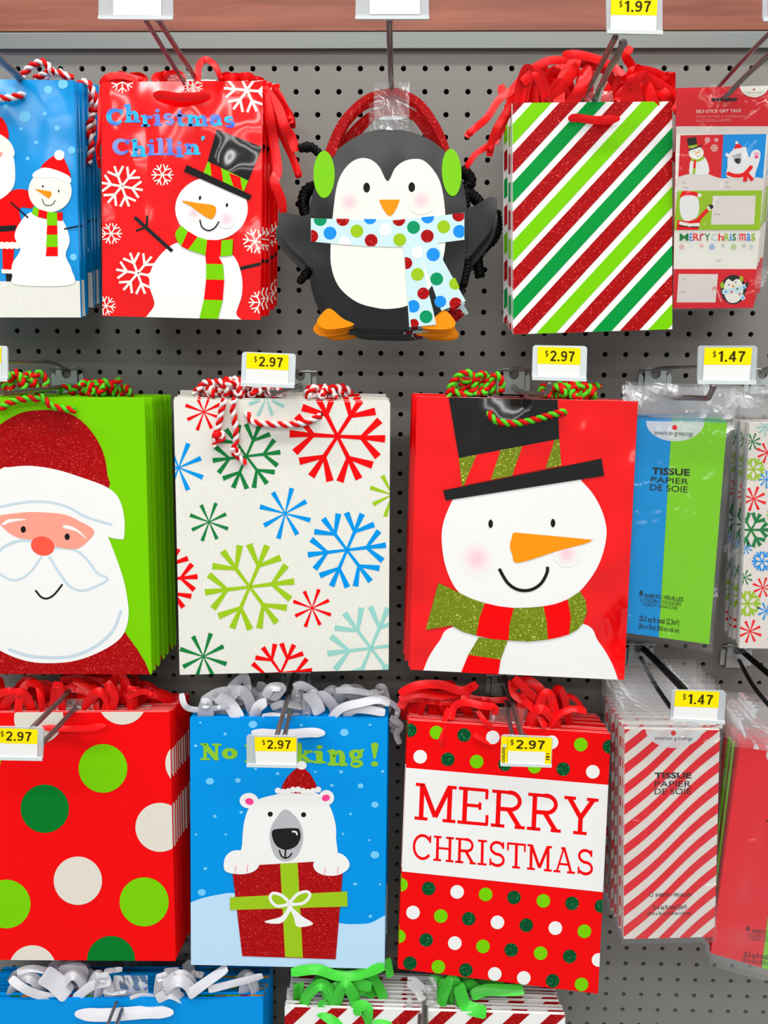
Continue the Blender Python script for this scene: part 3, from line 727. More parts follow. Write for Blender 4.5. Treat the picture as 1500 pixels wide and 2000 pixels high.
a.line('black', [(705, 1137), (902, 1315)], 19, cap=False); a.line('black', [(770, 1128), (768, 1190)], 12, cap=False); a.line('black', [(711, 1207), (770, 1188)], 11, cap=False); a.line('black', [(1222, 1413), (1364, 1380)], 17, cap=False); a.up()
a.disc('white', 1107, 1092, 190, 166); a.up(); a.cheek(1015, 1115, 46); a.cheek(1185, 1146, 50)
a.disc('ink', 1047, 1035, 6, 11, .2); a.disc('ink', 1188, 1073, 6, 10, .2)
a.blob('orange', [(952, 1051), (1040, 1063), (1120, 1076), (1130, 1110), (1105, 1146), (1040, 1110), (1000, 1080)], 4); a.line('ink', [(1047, 1152), (1058, 1188), (1090, 1206), (1122, 1194), (1146, 1161)], 7)
a.poly('lime', [(1088, 845), (1300, 945), (1276, 1002), (1064, 910)]); a.up(); a.poly('red', [(1100, 850), (1158, 878), (1168, 952), (1108, 926)]); a.poly('red', [(1200, 905), (1258, 928), (1262, 960), (1270, 998), (1222, 975)]); a.up()
a.poly('black_gloss', [(1135, 678), (1372, 770), (1300, 945), (1088, 845)]); a.poly('black_gloss', [(978, 863), (1318, 1022), (1305, 1049), (963, 897)]); a.up()
up_ = [(952, 1184), (985, 1210), (1035, 1240), (1085, 1255), (1160, 1258), (1220, 1252)]; lo_ = [(922, 1240), (950, 1288), (985, 1306), (1075, 1336), (1155, 1342), (1216, 1336)]
a.blob('lime', [(952, 1184), (922, 1212), (922, 1245), (945, 1275), (970, 1215)])
for i in range(5): a.poly(('lime', 'red', 'lime', 'red', 'lime')[i], [up_[i], up_[i + 1], lo_[i + 1], lo_[i]])
yy = [1335, 1380, 1462, 1568, 1700]; xl = [1076, 1080, 1080, 1068, 1036]; xr = [1142, 1168, 1174, 1166, 1132]
for i in range(4): a.poly(('red', 'lime')[i % 2], [(xl[i], yy[i]), (xr[i], yy[i] + 3), (xr[i + 1], yy[i + 1] + 5), (xl[i + 1], yy[i + 1])])
s2, pl2 = stack('gift_bag', 'glossy red gift bag with tilted top hat snowman and blue foil lettering, foremost', ' bag from the front in the red foil lettered stack', 'gift bag', 'red foil lettered gift bags', [(198, 160), (513, 158), (508, 625), (200, 617)], .14, .14, 'red_gloss', a, 6, (545, 166), .06, rot=.006, jit=.0015)
N6 = (3.571, 180, 90)
ribbons_on(s2, N6, [([(60, 270), (110, 215), (200, 205), (300, 225), (380, 245)], 45), ([(430, 245), (450, 210), (520, 200), (600, 190), (650, 240)], 45), ([(738, 245), (745, 140), (790, 95), (850, 130), (890, 205), (905, 245)], 42, 1), ([(960, 240), (1100, 228), (1200, 245)], 40),
    ([(1190, 250), (1290, 320), (1350, 430), (1390, 500), (1400, 575)], 40), ([(1200, 290), (1300, 440), (1340, 560), (1390, 640), (1415, 740)], 60), ([(1210, 340), (1280, 520), (1330, 640), (1390, 770), (1430, 880), (1440, 920)], 50), ([(1205, 330), (1240, 520), (1260, 640), (1290, 860), (1270, 950), (1310, 1060), (1330, 1165)], 62, 1), ([(1240, 300), (1310, 380), (1370, 480), (1385, 545)], 45), ([(1205, 300), (1225, 420), (1260, 600)], 70, 2),
    ([(75, 255), (55, 400), (50, 640), (35, 720), (50, 850)], 28, 1), ([(425, 345), (500, 340), (620, 358), (740, 350), (825, 338)], 52, 0, 1), ([(240, 240), (280, 205), (350, 215), (380, 245)], 40), ([(480, 240), (570, 185), (630, 215)], 40)], 'rib_red', .146, .07)

ribbon_fill(s2, 'rib_red', [(205, 300, 158, 14, 4), (310, 360, 158, 14, 3), (430, 510, 158, 10, 4)], .008, .14, .07, 3)
hang_tab(s2[0], [(328, 145), (398, 143), (400, 166), (326, 166)], .131)
# ---- penguin shaped bags
def penguin(org_label, rest_label):
    pl = Plane([(607, 240), (915, 240), (915, 645), (607, 645)], .135, .135); T = lambda p: (520 + p[0] / 2.9417, p[1] / 2.9417)
    org = pl.on(765, 250); root = empty('gift_bag', org, org_label, 'gift bag', 'penguin shaped gift bags')
    def sm(pts, n=6): return [(v.x, v.y) for v in catmull([(p[0], p[1], 0) for p in pts], n, True)]
    def piece(name, pts, m, lift, thick, parent, smooth=True):
        q = [T(p) for p in (sm(pts) if smooth else pts)]
        ar = sum(q[i][0] * q[(i + 1) % len(q)][1] - q[(i + 1) % len(q)][0] * q[i][1] for i in range(len(q)))
        if ar > 0: q = q[::-1]
        mb = MB(); mb.slab([pl.on(x, y, lift) for x, y in q], -pl.n * thick, m); return mb.build(name, parent)
    piece('foot', [(362, 1772), (305, 1820), (294, 1858), (340, 1890), (430, 1886), (505, 1864), (440, 1830)], 'orange', .0005, .001, root)
    piece('foot', [(1020, 1783), (1075, 1830), (1086, 1865), (1050, 1890), (960, 1892), (895, 1880), (950, 1840)], 'orange', .0005, .001, root)
    piece('flipper', [(275, 1250), (200, 1240), (110, 1222), (76, 1255), (75, 1320), (120, 1400), (200, 1480), (280, 1530)], 'penguin_black', -.002, .002, root)
    piece('flipper', [(1140, 1225), (1200, 1180), (1280, 1133), (1322, 1140), (1328, 1190), (1300, 1300), (1230, 1400), (1140, 1480)], 'penguin_black', -.002, .002, root)
    body = piece('black_body', [(700, 742), (560, 765), (430, 842), (340, 935), (290, 1050), (265, 1200), (258, 1400), (270, 1550), (300, 1680), (355, 1785), (430, 1850), (520, 1885), (690, 1893), (800, 1892), (900, 1872), (1000, 1825), (1060, 1750), (1110, 1640), (1140, 1500), (1154, 1300), (1148, 1150), (1120, 1020), (1060, 905), (960, 815), (840, 762)], 'penguin_black', 0, .004, root)
    band = [(338, 880), (420, 690), (560, 552), (700, 510), (785, 515), (900, 582), (1000, 722), (1058, 875), (1018, 850), (950, 725), (860, 605), (760, 552), (700, 546), (600, 562), (490, 675), (425, 800), (392, 895)]
    piece('headband', band, 'glit_red', .0006, .0012, root)
    piece('earmuff', circ(333, 1003, 61, 135), 'tissue_lime', .0016, .0015, root, False); piece('earmuff', circ(1065, 992, 56, 136, rot=-.05), 'tissue_lime', .0016, .0015, root, False)
    a = Art(*K2); a.g = 'face_print'
    a.blob('cream', [(697, 1042), (650, 960), (600, 918), (540, 910), (480, 940), (430, 1005), (402, 1090), (382, 1250), (370, 1420), (376, 1540), (420, 1650), (520, 1735), (640, 1770), (720, 1774), (810, 1756), (900, 1700), (970, 1610), (1012, 1500), (1030, 1380), (1026, 1200), (1003, 1060), (962, 980), (905, 924), (850, 914), (790, 928), (740, 968)]); a.up()
    a.cheek(480, 1160, 84, 'C'); a.cheek(890, 1150, 84, 'C'); a.disc('ink', 577, 1078, 19, 28); a.disc('ink', 836, 1076, 19, 28); a.poly('orange', [(648, 1148), (768, 1147), (752, 1190), (732, 1226), (711, 1243), (690, 1228), (665, 1190)])
    a.up('scarf_print'); a.poly('ltblue', [(785, 1412), (880, 1406), (905, 1510), (976, 1866), (822, 1880), (805, 1640)]); a.poly('ltblue', [(872, 1408), (985, 1390), (1018, 1500), (1146, 1730), (1006, 1786), (905, 1510)])
    a.poly('ltblue', [(257, 1255), (500, 1262), (800, 1260), (1000, 1240), (1138, 1222), (1138, 1378), (1000, 1396), (790, 1420), (560, 1415), (400, 1402), (257, 1388)]); a.up()
    sc = [(257, 1255), (500, 1262), (800, 1260), (1000, 1240), (1138, 1222), (1138, 1378), (1000, 1396), (790, 1420), (560, 1415), (400, 1402), (257, 1388)]
    def dot(m, x, y, r=37, cl=None):
        p = circ(x, y, r, n=28)
        p = [(min(max(u, 258), 1137), v) for u, v in p]
        if cl: p = clip(p, cl)
        a.poly(m, p)
    BL = [(258, 1256), (900, 1262), (900, 1412), (560, 1415), (258, 1388)]; BR = [(700, 1262), (800, 1261), (1000, 1240), (1137, 1223), (1137, 1378), (790, 1420), (700, 1420)]; BR = [(700, 1270), (1137, 1223), (1137, 1378), (790, 1420), (700, 1420)]
    for m, x, y in (('dot_green', 311, 1262), ('glit_red', 440, 1262), ('dot_blue', 597, 1252), ('glit_red', 762, 1262), ('dot_blue', 927, 1247), ('glit_red', 1105, 1236), ('glit_red', 262, 1358), ('dot_blue', 367, 1340), ('olive', 521, 1328), ('white', 685, 1320), ('glit_red', 603, 1382), ('white', 450, 1398), ('olive', 767, 1378), ('dot_green', 846, 1307), ('glit_red', 925, 1357), ('olive', 1019, 1304), ('dot_blue', 1110, 1330)): dot(m, x, y, 37, BL if x < 760 else BR)
    for m, x, y, r in (('glit_red', 805, 1512, 34), ('white', 866, 1450, 34), ('dot_blue', 959, 1463, 38), ('olive', 869, 1577, 37), ('dot_green', 979, 1603, 37), ('olive', 1085, 1630, 34), ('glit_red', 902, 1686, 34), ('dot_blue', 845, 1760, 36), ('dot_blue', 1000, 1733, 34), ('glit_red', 1088, 1745, 36), ('dot_green', 918, 1820, 37), ('glit_red', 848, 1860, 28)):
        p = circ(x, y, r, n=28); p = clip(p, [(780, 1406), (990, 1390), (1146, 1730), (1050, 1800), (976, 1866), (822, 1880), (806, 1640)]); a.poly(m, p)
    a.poly('penguin_black', [(952, 1640), (1006, 1786), (965, 1806), (930, 1672)])
    a.poly('cream', [(898, 1500), (905, 1512), (952, 1640), (930, 1670)])
    for g, q in a.mesh(pl, None, True, lift=.0008).items(): q.build(g, body)
    tab = MB(); fq = [(732, 164), (800, 162), (799, 255), (729, 255)]; tab = film_sheet(pl, fq, .003, .0008, 2.2, 4, 6, m='film_header'); tab.build('hang_tab', root)
    merged = None; roots = [root]
    offs = [(.0, -.003, .009), (-.006, -.008, .018), (.003, -.011, .027), (.006, -.013, .036)]
    for i, (ox, oz, oy) in enumerate(offs):
        r = root.copy(); COL.objects.link(r); r['label'] = ORD[i + 1] + rest_label; r.location = org + Vector((ox, oy, oz))
        for ch in list(root.children):
            if (ch.name.startswith('hang_tab') and i > 1) or ch.name.startswith('earmuff'): continue
            c = ch.copy(); COL.objects.link(c); c.parent = r
            if ch.name.startswith('black_body'):
                for g in ch.children: e = g.copy(); COL.objects.link(e); e.parent = c
        roots.append(r)
    def cord(i, pts, d, rr=.0028):
        mb = MB(); path = crop(K2, pts, d); rope(mb, path, rr, ('rope_black', 'rope_black'), .008); knot(mb, path[-2], .006, 'rope_black'); mb.build('cord_handle', roots[i], True)
    cord(0, [(320, 900), (270, 850), (235, 845), (195, 852)], .13); cord(1, [(285, 1075), (240, 1090), (215, 1140), (218, 1200), (240, 1260)], .11, .004)
    cord(2, [(262, 1470), (250, 1540), (225, 1580), (190, 1620)], .12); cord(3, [(1125, 985), (1160, 1010), (1175, 1050), (1140, 1085), (1190, 1130), (1230, 1170)], .11, .004)
    cord(4, [(1320, 1220), (1325, 1320), (1290, 1390), (1220, 1440), (1215, 1500), (1228, 1585)], .1, .0035)
    mb = MB(); rope(mb, crop(K2, [(1145, 1100), (1150, 1300), (1155, 1500), (1130, 1640)], .128), .003, ('rope_black', 'rope_black'), .008); mb.build('cord_loop', roots[1], True)
penguin('penguin shaped gift bag with red glitter earmuffs and dotted scarf, foremost of its stack', ' penguin shaped gift bag from the front of its stack')

# ---- diagonal striped bag
a = Art(*K3); a.g = 'diagonal_stripe_print'
for k in range(-2, 5):
    for m, u, v in (('lime', 0, 98), ('glit_red', 138, 235), ('stripe_green', 278, 373), ('glit_red', 415, 512)):
        y0, y1 = 585 + 555 * k + u, 585 + 555 * k + v; xa, xb = 240, 1100
        a.poly(m, [(xa, y0 + 55 * 1.08), (xb, y0 + 55 * 1.08 - (xb - xa) * 1.083), (xb, y1 + 55 * 1.08 - (xb - xa) * 1.083), (xa, y1 + 55 * 1.08)])
s4, pl4 = stack('gift_bag', 'white gift bag with red and green diagonal stripes, foremost under the red ribbons', ' bag from the front in the diagonally striped stack', 'gift bag', 'diagonally striped gift bags', [(1001, 201), (1313, 198), (1313, 643), (1002, 653)], .14, .14, 'white', a, 7, (984, 210), .06, corner=0, jit=.0015, rot=.006)
N5 = (3.333, 900, 60)
ribbons_on(s4, N5, [([(690, 195), (560, 200), (430, 280), (330, 390), (250, 450), (170, 570), (90, 640), (32, 695)], 48), ([(620, 240), (480, 330), (350, 400), (300, 520), (240, 620), (200, 720), (185, 815)], 46), ([(330, 490), (260, 640), (200, 730), (100, 800), (40, 880), (12, 918)], 38),
    ([(800, 205), (700, 215), (560, 300), (430, 390), (290, 420), (262, 355)], 50), ([(700, 250), (650, 350), (640, 480), (665, 560), (670, 625)], 70, 1), ([(805, 240), (812, 300), (770, 400), (700, 490), (672, 560)], 75, 1), ([(660, 165), (750, 155), (880, 185), (980, 230), (1060, 290)], 50), ([(780, 215), (930, 250), (1000, 340), (1060, 400), (1010, 460)], 55),
    ([(1040, 450), (1100, 340), (1120, 250), (1075, 165), (1110, 105)], 50), ([(1100, 250), (1230, 270), (1330, 310), (1385, 350)], 60), ([(1360, 265), (1355, 310), (1380, 355)], 30), ([(1180, 320), (1300, 390), (1430, 480), (1500, 560)], 55), ([(1200, 340), (1240, 430), (1262, 520), (1250, 585)], 66, 1), ([(1150, 260), (1300, 350), (1420, 430), (1510, 470)], 45),
    ([(1375, 800), (1430, 860), (1495, 888)], 45), ([(700, 572), (760, 568), (870, 582), (950, 580), (1035, 572)], 48, 0, 1), ([(640, 260), (500, 380), (420, 450), (380, 470)], 60), ([(560, 250), (460, 350), (360, 440)], 60), ([(760, 230), (680, 340), (600, 440), (560, 470)], 70), ([(1020, 450), (1090, 380), (1150, 280), (1130, 250)], 80), ([(1120, 300), (1180, 400), (1150, 465)], 75), ([(1080, 280), (1060, 380), (1000, 460)], 66), ([(1220, 300), (1330, 420), (1400, 510), (1410, 540)], 40), ([(330, 560), (270, 640), (225, 745)], 40), ([(560, 220), (480, 270), (400, 340)], 60), ([(1290, 380), (1340, 430), (1370, 470)], 60)], 'rib_red', .147, .075)

ribbon_fill(s4, 'rib_red', [(1010, 1150, 200, 72, 12), (1180, 1310, 200, 66, 12)], .010, .14, .075, 4)
hang_tab(s4[0], [(1125, 178), (1196, 178), (1200, 206), (1122, 206)], .131, 2)
# ---- self-stick tag packs at the right
a = Art(*QT); a.g = 'printed_card'
a.rect('tagred', 60, 60, 1000, 412); a.rect('tissue_white', 60, 412, 1000, 478)
a.up(); a.rect('cream', 100, 478, 1000, 1930); a.up()
a.poly('tagred', [(165, 487), (522, 480), (502, 845), (147, 830)]); a.poly('blue', [(522, 480), (880, 476), (852, 845), (502, 845)]); a.up()
a.disc('cream', 777, 78, 118, 92); a.poly('ink', circ(435, 188, 12, 14)); a.poly('ink', circ(620, 186, 18, 14)); a.rect('ink', 435, 178, 622, 200)
a.up(); a.g = 'tag_lettering'; a.disc('logo_red', 777, 106, 9); a.text('faint', [(712, 122), (840, 122), (840, 138), (712, 138)], 'american greetings')
a.text('cream', [(295, 276), (668, 268), (668, 294), (295, 302)], 'SELF-STICK GIFT TAGS', .003); a.text('pale_red', [(295, 320), (705, 314), (705, 340), (295, 344)], 'ÉTIQUETTES À CADEAUX'); a.text('pale_red', [(295, 354), (585, 350), (585, 372), (295, 378)], 'AUTOCOLLANTES')
a.g = 'printed_card'
a.blob('tissue_white', [(130, 850), (250, 805), (350, 795), (450, 830), (520, 845), (660, 835), (860, 850), (850, 960), (120, 960)]); a.up()
a.blob('white', [(250, 700), (300, 670), (360, 665), (395, 730), (390, 810), (250, 810), (240, 750)]); a.disc('cream', 295, 632, 62, 55); a.up()
a.poly('black', [(218, 512), (295, 500), (302, 562), (228, 575)]); a.poly('olive', [(228, 575), (302, 562), (308, 578), (232, 592)]); a.poly('black', [(230, 604), (342, 566), (344, 578), (234, 616)]); a.poly('orange', [(288, 630), (340, 622), (292, 644)]); a.disc('ink', 282, 618, 3); a.disc('ink', 318, 612, 3); a.line('ink', [(300, 660), (320, 660), (330, 648)], 4)
a.line('olive', [(262, 690), (310, 696), (352, 672)], 22); a.line('red', [(285, 700), (280, 760)], 20); a.line('olive', [(280, 760), (276, 800)], 22)
for x, y, r in ((388, 525, 24), (462, 525, 18), (445, 592, 32)): a.flake2('cream', x, y, r)
a.blob('white', [(560, 840), (555, 740), (560, 660), (600, 610), (660, 590), (710, 610), (735, 670), (750, 640), (770, 615), (800, 605), (828, 630), (820, 700), (790, 790), (760, 840)]); a.disc('white', 553, 650, 16); a.disc('white', 698, 598, 16); a.up()
a.blob('red', [(612, 600), (625, 565), (640, 552), (660, 565), (678, 592)]); a.disc('white', 632, 548, 13); a.line('white', [(605, 602), (645, 600), (685, 592)], 12); a.disc('muzzle', 640, 680, 34, 42); a.up(); a.blob('ink', [(612, 690), (640, 678), (665, 685), (660, 715), (638, 722)]); a.disc('ink', 600, 660, 5); a.disc('ink', 660, 643, 5)
a.line('red', [(562, 805), (620, 822), (690, 812), (750, 752)], 32); a.line('red', [(705, 810), (700, 870)], 34, cap=False); a.line('red', [(715, 805), (765, 860)], 30, cap=False); a.disc('pinkear', 795, 665, 16, 13); 
for x, y in ((782, 640), (796, 632), (810, 642)): a.disc('pinkear', x, y, 6)
a.poly('olive', [(140, 948), (843, 945), (823, 1272), (105, 1272)]); a.up(); a.poly('tissue_white', [(432, 990), (790, 988), (775, 1228), (417, 1230)])
a.blob('white', [(165, 1010), (160, 1120), (190, 1190), (250, 1195), (310, 1150), (318, 1060), (300, 1000), (230, 985)]); a.blob('red', [(165, 1010), (180, 955), (240, 950), (300, 962), (308, 995), (240, 990)]); a.disc('white', 322, 985, 17); a.disc('skin', 235, 1058, 34, 16)
a.poly('red', [(140, 1190), (230, 1200), (300, 1180), (375, 1095), (402, 1115), (330, 1190), (312, 1272), (130, 1272)]); a.up(); a.line('cream', [(395, 1080), (405, 1105)], 18); a.disc('ink', 415, 1080, 22, 18); a.line('cream', [(165, 1215), (240, 1232), (312, 1228)], 28); a.line('ink', [(150, 1240), (310, 1250)], 10)
for t, c, x0, x1 in zip('MERrYChRisTmas', ('dgreen', 'dot_blue', 'red', 'magenta', 'dgreen', 'pale_blue', 'red', 'olive', 'dot_blue', 'dgreen', 'pale_blue', 'red', 'dot_blue', 'olive'), (158, 240, 270, 325, 362, 420, 480, 528, 575, 597, 630, 655, 712, 752), (230, 264, 320, 358, 412, 474, 522, 572, 588, 624, 652, 704, 746, 785)): a.text(c, [(x0, 1302), (x1, 1302), (x1, 1362), (x0, 1362)], t, .006)
for x, y, r, c in ((175, 1412, 24, 'pale_red'), (255, 1410, 12, 'pale_blue'), (340, 1404, 18, 'pale_red'), (425, 1412, 26, 'dot_blue'), (517, 1402, 16, 'faint'), (605, 1412, 26, 'olive'), (690, 1404, 16, 'faint'), (755, 1412, 22, 'pale_blue')): a.flake2(c, x, y, r, 0, r * .1)
a.poly('tagred', [(105, 1598), (795, 1598), (768, 1925), (95, 1925)]); a.up(); a.poly('tissue_white', [(148, 1638), (475, 1640), (455, 1875), (132, 1875)])
a.disc('penguin_black', 602, 1768, 105, 122); a.poly('penguin_black', [(690, 1740), (725, 1690), (728, 1730), (700, 1800)]); a.up(); a.blob('cream', [(595, 1700), (560, 1680), (530, 1720), (525, 1800), (560, 1868), (620, 1876), (665, 1840), (685, 1760), (665, 1700), (630, 1680)]); a.disc('olive', 510, 1732, 16, 26); a.disc('olive', 668, 1680, 16, 26); a.up()
a.line('ltblue', [(510, 1790), (600, 1772), (705, 1738)], 36, cap=False); a.line('ltblue', [(640, 1775), (690, 1850)], 34, cap=False); a.disc('orange', 600, 1740, 10); a.disc('ink', 566, 1728, 5, 7); a.disc('ink', 622, 1708, 5, 7); a.up()
for x, y, c in ((540, 1785, 'dot_blue'), (588, 1788, 'red'), (635, 1762, 'dgreen'), (690, 1748, 'dot_blue'), (655, 1805, 'red'), (680, 1835, 'dot_blue')): a.disc(c, x, y, 8)
a.line('pale_red', [(430, 1770), (440, 1750), (462, 1765), (500, 1865)], 13)
for (x, y, t) in ((182, 880, 'To:'), (182, 918, 'From:'), (535, 878, 'To:'), (535, 915, 'From:'), (455, 1035, 'To:'), (450, 1140, 'From:'), (180, 1682, 'To:'), (168, 1788, 'From:'), (460, 1525, 'From:')): a.text('faint', [(x, y - 10), (x + 9 * len(t), y - 10), (x + 9 * len(t), y + 8), (x, y + 8)], t)
s5, pl5 = packets('tag_pack', 'clear pack of self-stick gift tags with red header, foremost at the right edge', ' pack from the front of the self-stick gift tags', 'gift tag packs', [(1322, 172), (1508, 167), (1471, 601), (1314, 603)], [(1319, 166), (1511, 162), (1490, 606), (1312, 608)], .16, .13, 'tagred', a, 4, (1517, 178), .06, corner=1, thick=.003, cat='tag pack', core='card_block', jit=.001, rot=.003)

# ================================================================== MIDDLE ROW
# ---- green bag with big bearded face
a = Art(*K4); a.g = 'red_hat_print'
a.blob('glit_red', [(-150, 860), (-140, 700), (-60, 560), (0, 500), (60, 460), (130, 428), (220, 415), (330, 418), (430, 450), (520, 530), (590, 650), (616, 780), (605, 870), (300, 900)])
a.g = 'red_coat_print'; a.poly('glit_red', [(-480, 1960), (-200, 1660), (700, 1660), (735, 1715), (790, 1790), (835, 1865), (875, 1960)])
a.up('beard_print'); a.blob('white', [(-60, 1140), (-130, 1300), (-150, 1500), (-120, 1700), (0, 1795), (150, 1855), (300, 1868), (450, 1850), (600, 1790), (700, 1715), (737, 1615), (734, 1510), (708, 1380), (660, 1240), (620, 1140), (560, 1000), (250, 960), (-30, 980)])
a.blob('white', [(-170, 1150), (-170, 1000), (-120, 880), (0, 757), (60, 742), (180, 735), (330, 758), (480, 805), (600, 850), (668, 900), (702, 970), (716, 1060), (712, 1148), (690, 1156), (620, 1142), (520, 1090), (430, 1060), (200, 1010), (0, 1040)])
a.up(); a.line('pale_blue', [(0, 972), (100, 950), (200, 940), (300, 946), (400, 976), (500, 1030), (640, 1072)], [15] * 37); a.line('pale_blue', [(55, 1790), (160, 1825), (300, 1836), (430, 1825), (560, 1765), (650, 1680), (695, 1570)], 18)
a.line('pale_blue', [(-40, 1290), (0, 1222), (40, 1190), (110, 1166), (185, 1165)], 17); a.line('pale_blue', [(-20, 1340), (0, 1355), (50, 1385), (110, 1388), (180, 1340), (238, 1258)], 13); a.line('pale_blue', [(285, 1258), (335, 1340), (400, 1425), (470, 1452), (540, 1432), (620, 1386), (560, 1350), (500, 1272), (430, 1218), (320, 1205)], 14)
a.up('face_print'); a.blob('skin', [(-20, 1030), (100, 1006), (200, 1000), (360, 1012), (450, 1048), (541, 1106), (505, 1168), (435, 1212), (310, 1196), (180, 1160), (100, 1146), (30, 1100)]); a.up()
a.line('white', [(12, 1075), (50, 1052), (100, 1045), (150, 1043)], [4, 10, 14, 17, 19, 20, 20, 20, 19, 17, 15, 14, 13, 12, 11, 9, 7, 5, 4]); a.line('white', [(368, 1082), (420, 1095), (460, 1118), (498, 1156)], [14, 18, 20, 21, 20, 19, 18, 17, 16, 15, 14, 12, 11, 10, 8, 7, 5, 4, 3])
a.disc('ink', 135, 1100, 15, 19); a.disc('ink', 387, 1142, 15, 19); a.disc('coral', 246, 1195, 68, 54, .25); a.line('ink', [(207, 1452), (238, 1488), (272, 1496), (312, 1474), (357, 1418)], 11)
s6, pl6 = stack('gift_bag', 'lime green gift bag with a big white bearded face, front of the left middle stack', ' bag from the front in the lime green bearded face stack', 'gift bag', 'lime green bearded face bags', [(-152, 776), (282, 779), (296, 1317), (-138, 1316)], .14, .145, 'lime', a, 9, (331, 771), .035, rot=.006, jit=.0015, inner='lime')
fz = (5, 0, 670)
mb = MB(); rope(mb, crop(fz, [(-40, 640), (20, 630), (80, 590), (180, 555), (300, 540), (370, 545), (410, 520)], .146), .0024, GR); mb.build('cord_handle', s6[0], True); mb = MB(); rope(mb, crop(fz, [(395, 515), (440, 560), (520, 620), (620, 640), (725, 655), (732, 658)], .147), .0024, GR); mb.build('cord_handle', s6[0], True)
for i, (x0, x1, y0, y1) in enumerate(((-10, 50, 722, 772), (40, 95, 722, 765), (155, 215, 742, 778), (165, 245, 740, 776), (205, 262, 752, 778), (5, 80, 735, 772), (120, 175, 752, 774), (170, 230, 745, 775))):
    mb = MB(); rope_tangle(mb, x0, x1, y0, y1, .12 - .008 * i, .0024, GR, i + 3, 2); mb.build('cord_handle', s6[1 + i], True)
mb = MB()

# ---- white snowflake bag
a = Art(*K5); a.g = 'snowflake_print'; a.sep = True
a.flake('red', 997, 565, 275, 3, 23); a.flake('dgreen', 475, 680, 196, -7, 15); a.flake('blue', 1052, 1218, 226, -7, 18); a.flake('olive', 493, 1430, 258, -7, 20); a.flake('teal', 1190, 1782, 252, -7, 18); a.flake('red', 672, 1925, 180, -5, 15); a.flake('red', 0, 1388, 195, -5, 16)
for m, x, y, R, ro in (('red', 230, 425, 112, 20), ('blue', 85, 745, 150, 22), ('dgreen', 260, 1057, 116, 20), ('blue', 697, 1008, 150, 15), ('red', 852, 1552, 115, 20), ('dgreen', 227, 1830, 140, 18), ('olive', 1312, 900, 132, 18), ('teal', 588, 345, 112, 25)): a.flake(m, x, y, R, ro, R * .1, 8)
a.up('cord_hole_print'); a.disc('ink', 478, 438, 11, 13); a.disc('ink', 903, 440, 11, 13)
s7, pl7 = stack('gift_bag', 'white pearly gift bag with large coloured snowflakes, front of the centre stack', ' bag from the front in the white snowflake stack', 'gift bag', 'white snowflake gift bags', [(339, 780), (762, 786), (759, 1308), (351, 1318)], .14, .145, 'pearl', a, 6, (757, 773), .085, rot=.006, jit=.0025)
fr = (4.1667, 340, 690)
mb = MB(); rope(mb, crop(fr, [(585, 490, .136), (600, 500, .142), (640, 560, .144), (740, 575, .145), (860, 580, .145), (970, 580, .145), (1080, 560, .144), (1170, 520, .142), (1195, 498, .136)], .14), .0022, WR)
mb.build('cord_handle', s7[0], True); mb = MB(); p = crop(fr, [(410, 375), (385, 470), (370, 560), (350, 640)], .146); rope(mb, p, .0022, WR); knot(mb, p[-1] + Vector((0, 0, -.004)), .0062, 'rope_red'); rope(mb, crop(fr, [(330, 640), (390, 650), (395, 700), (330, 710), (340, 650), (370, 690), (315, 760)], .147), .0018, WR)
mb.build('cord_handle', s7[0], True); mb = MB(); p = crop(fr, [(500, 370), (475, 420), (490, 530), (505, 640), (500, 740), (490, 780), (500, 820), (545, 860), (580, 905)], .146); rope(mb, p, .0022, WR); rope(mb, crop(fr, [(470, 790), (490, 770), (520, 790), (510, 830), (475, 810)], .148), .0018, WR)
mb.build('cord_handle', s7[0], True)
for i, (x0, x1, y0, y1, l) in enumerate(((385, 480, 742, 778, 3), (430, 500, 735, 780, 3), (455, 560, 748, 780, 4), (590, 670, 752, 782, 3), (610, 690, 750, 780, 3))):
    mb = MB(); rope_tangle(mb, x0, x1, y0, y1, .13 - .008 * i, .0022, WR, i + 40, l); mb.build('cord_handle', s7[1 + i], True); mb = MB(); rope_tangle(mb, (600, 380, 370, 440, 500)[i], (660, 450, 440, 480, 560)[i], 754, 780, .125 - .008 * i, .0022, WR, i + 60, 2); mb.build('cord_handle', s7[1 + i], True)

# ---- red bag with big snowman
a = Art(*K6); a.g = 'snowman_print'
a.blob('white', [(150, 2000), (195, 1912), (230, 1830), (290, 1740), (365, 1660), (700, 1600), (1110, 1640), (1200, 1740), (1270, 1850), (1315, 1965), (1320, 2040)]); a.up()
a.blob('white', [(365, 930), (312, 1060), (303, 1180), (330, 1330), (400, 1460), (520, 1522), (700, 1550), (880, 1542), (1000, 1512), (1100, 1450), (1200, 1310), (1247, 1150), (1235, 1030), (1180, 910), (1108, 825), (1050, 775), (700, 840), (405, 880)]); a.up()
a.cheek(505, 1265, 112); a.cheek(1020, 1240, 78); a.disc('ink', 583, 1067, 13, 24); a.disc('ink', 941, 1063, 13, 24); a.up(); a.blob('orange', [(728, 1118), (900, 1134), (1165, 1160), (950, 1228), (740, 1291), (708, 1245), (694, 1195), (706, 1145)], 5)
a.poly('white', [(728, 1100), (1180, 1150), (1165, 1158), (728, 1117)]); a.line('ink', [(632, 1325), (680, 1405), (740, 1445), (810, 1447), (870, 1412), (905, 1352), (910, 1314)], 18, cap=False)
a.up('top_hat_print'); a.poly('black_gloss', [(338, 320), (966, 320), (977, 582), (401, 692)]); a.poly('red_gloss', [(400, 690), (977, 580), (988, 732), (417, 848)]); a.up()
for q in ([(400, 690), (502, 671), (430, 846), (417, 848)], [(640, 643), (765, 620), (706, 792), (583, 814)], [(950, 585), (977, 580), (988, 732), (898, 750)]): a.poly('glit_olive', q)
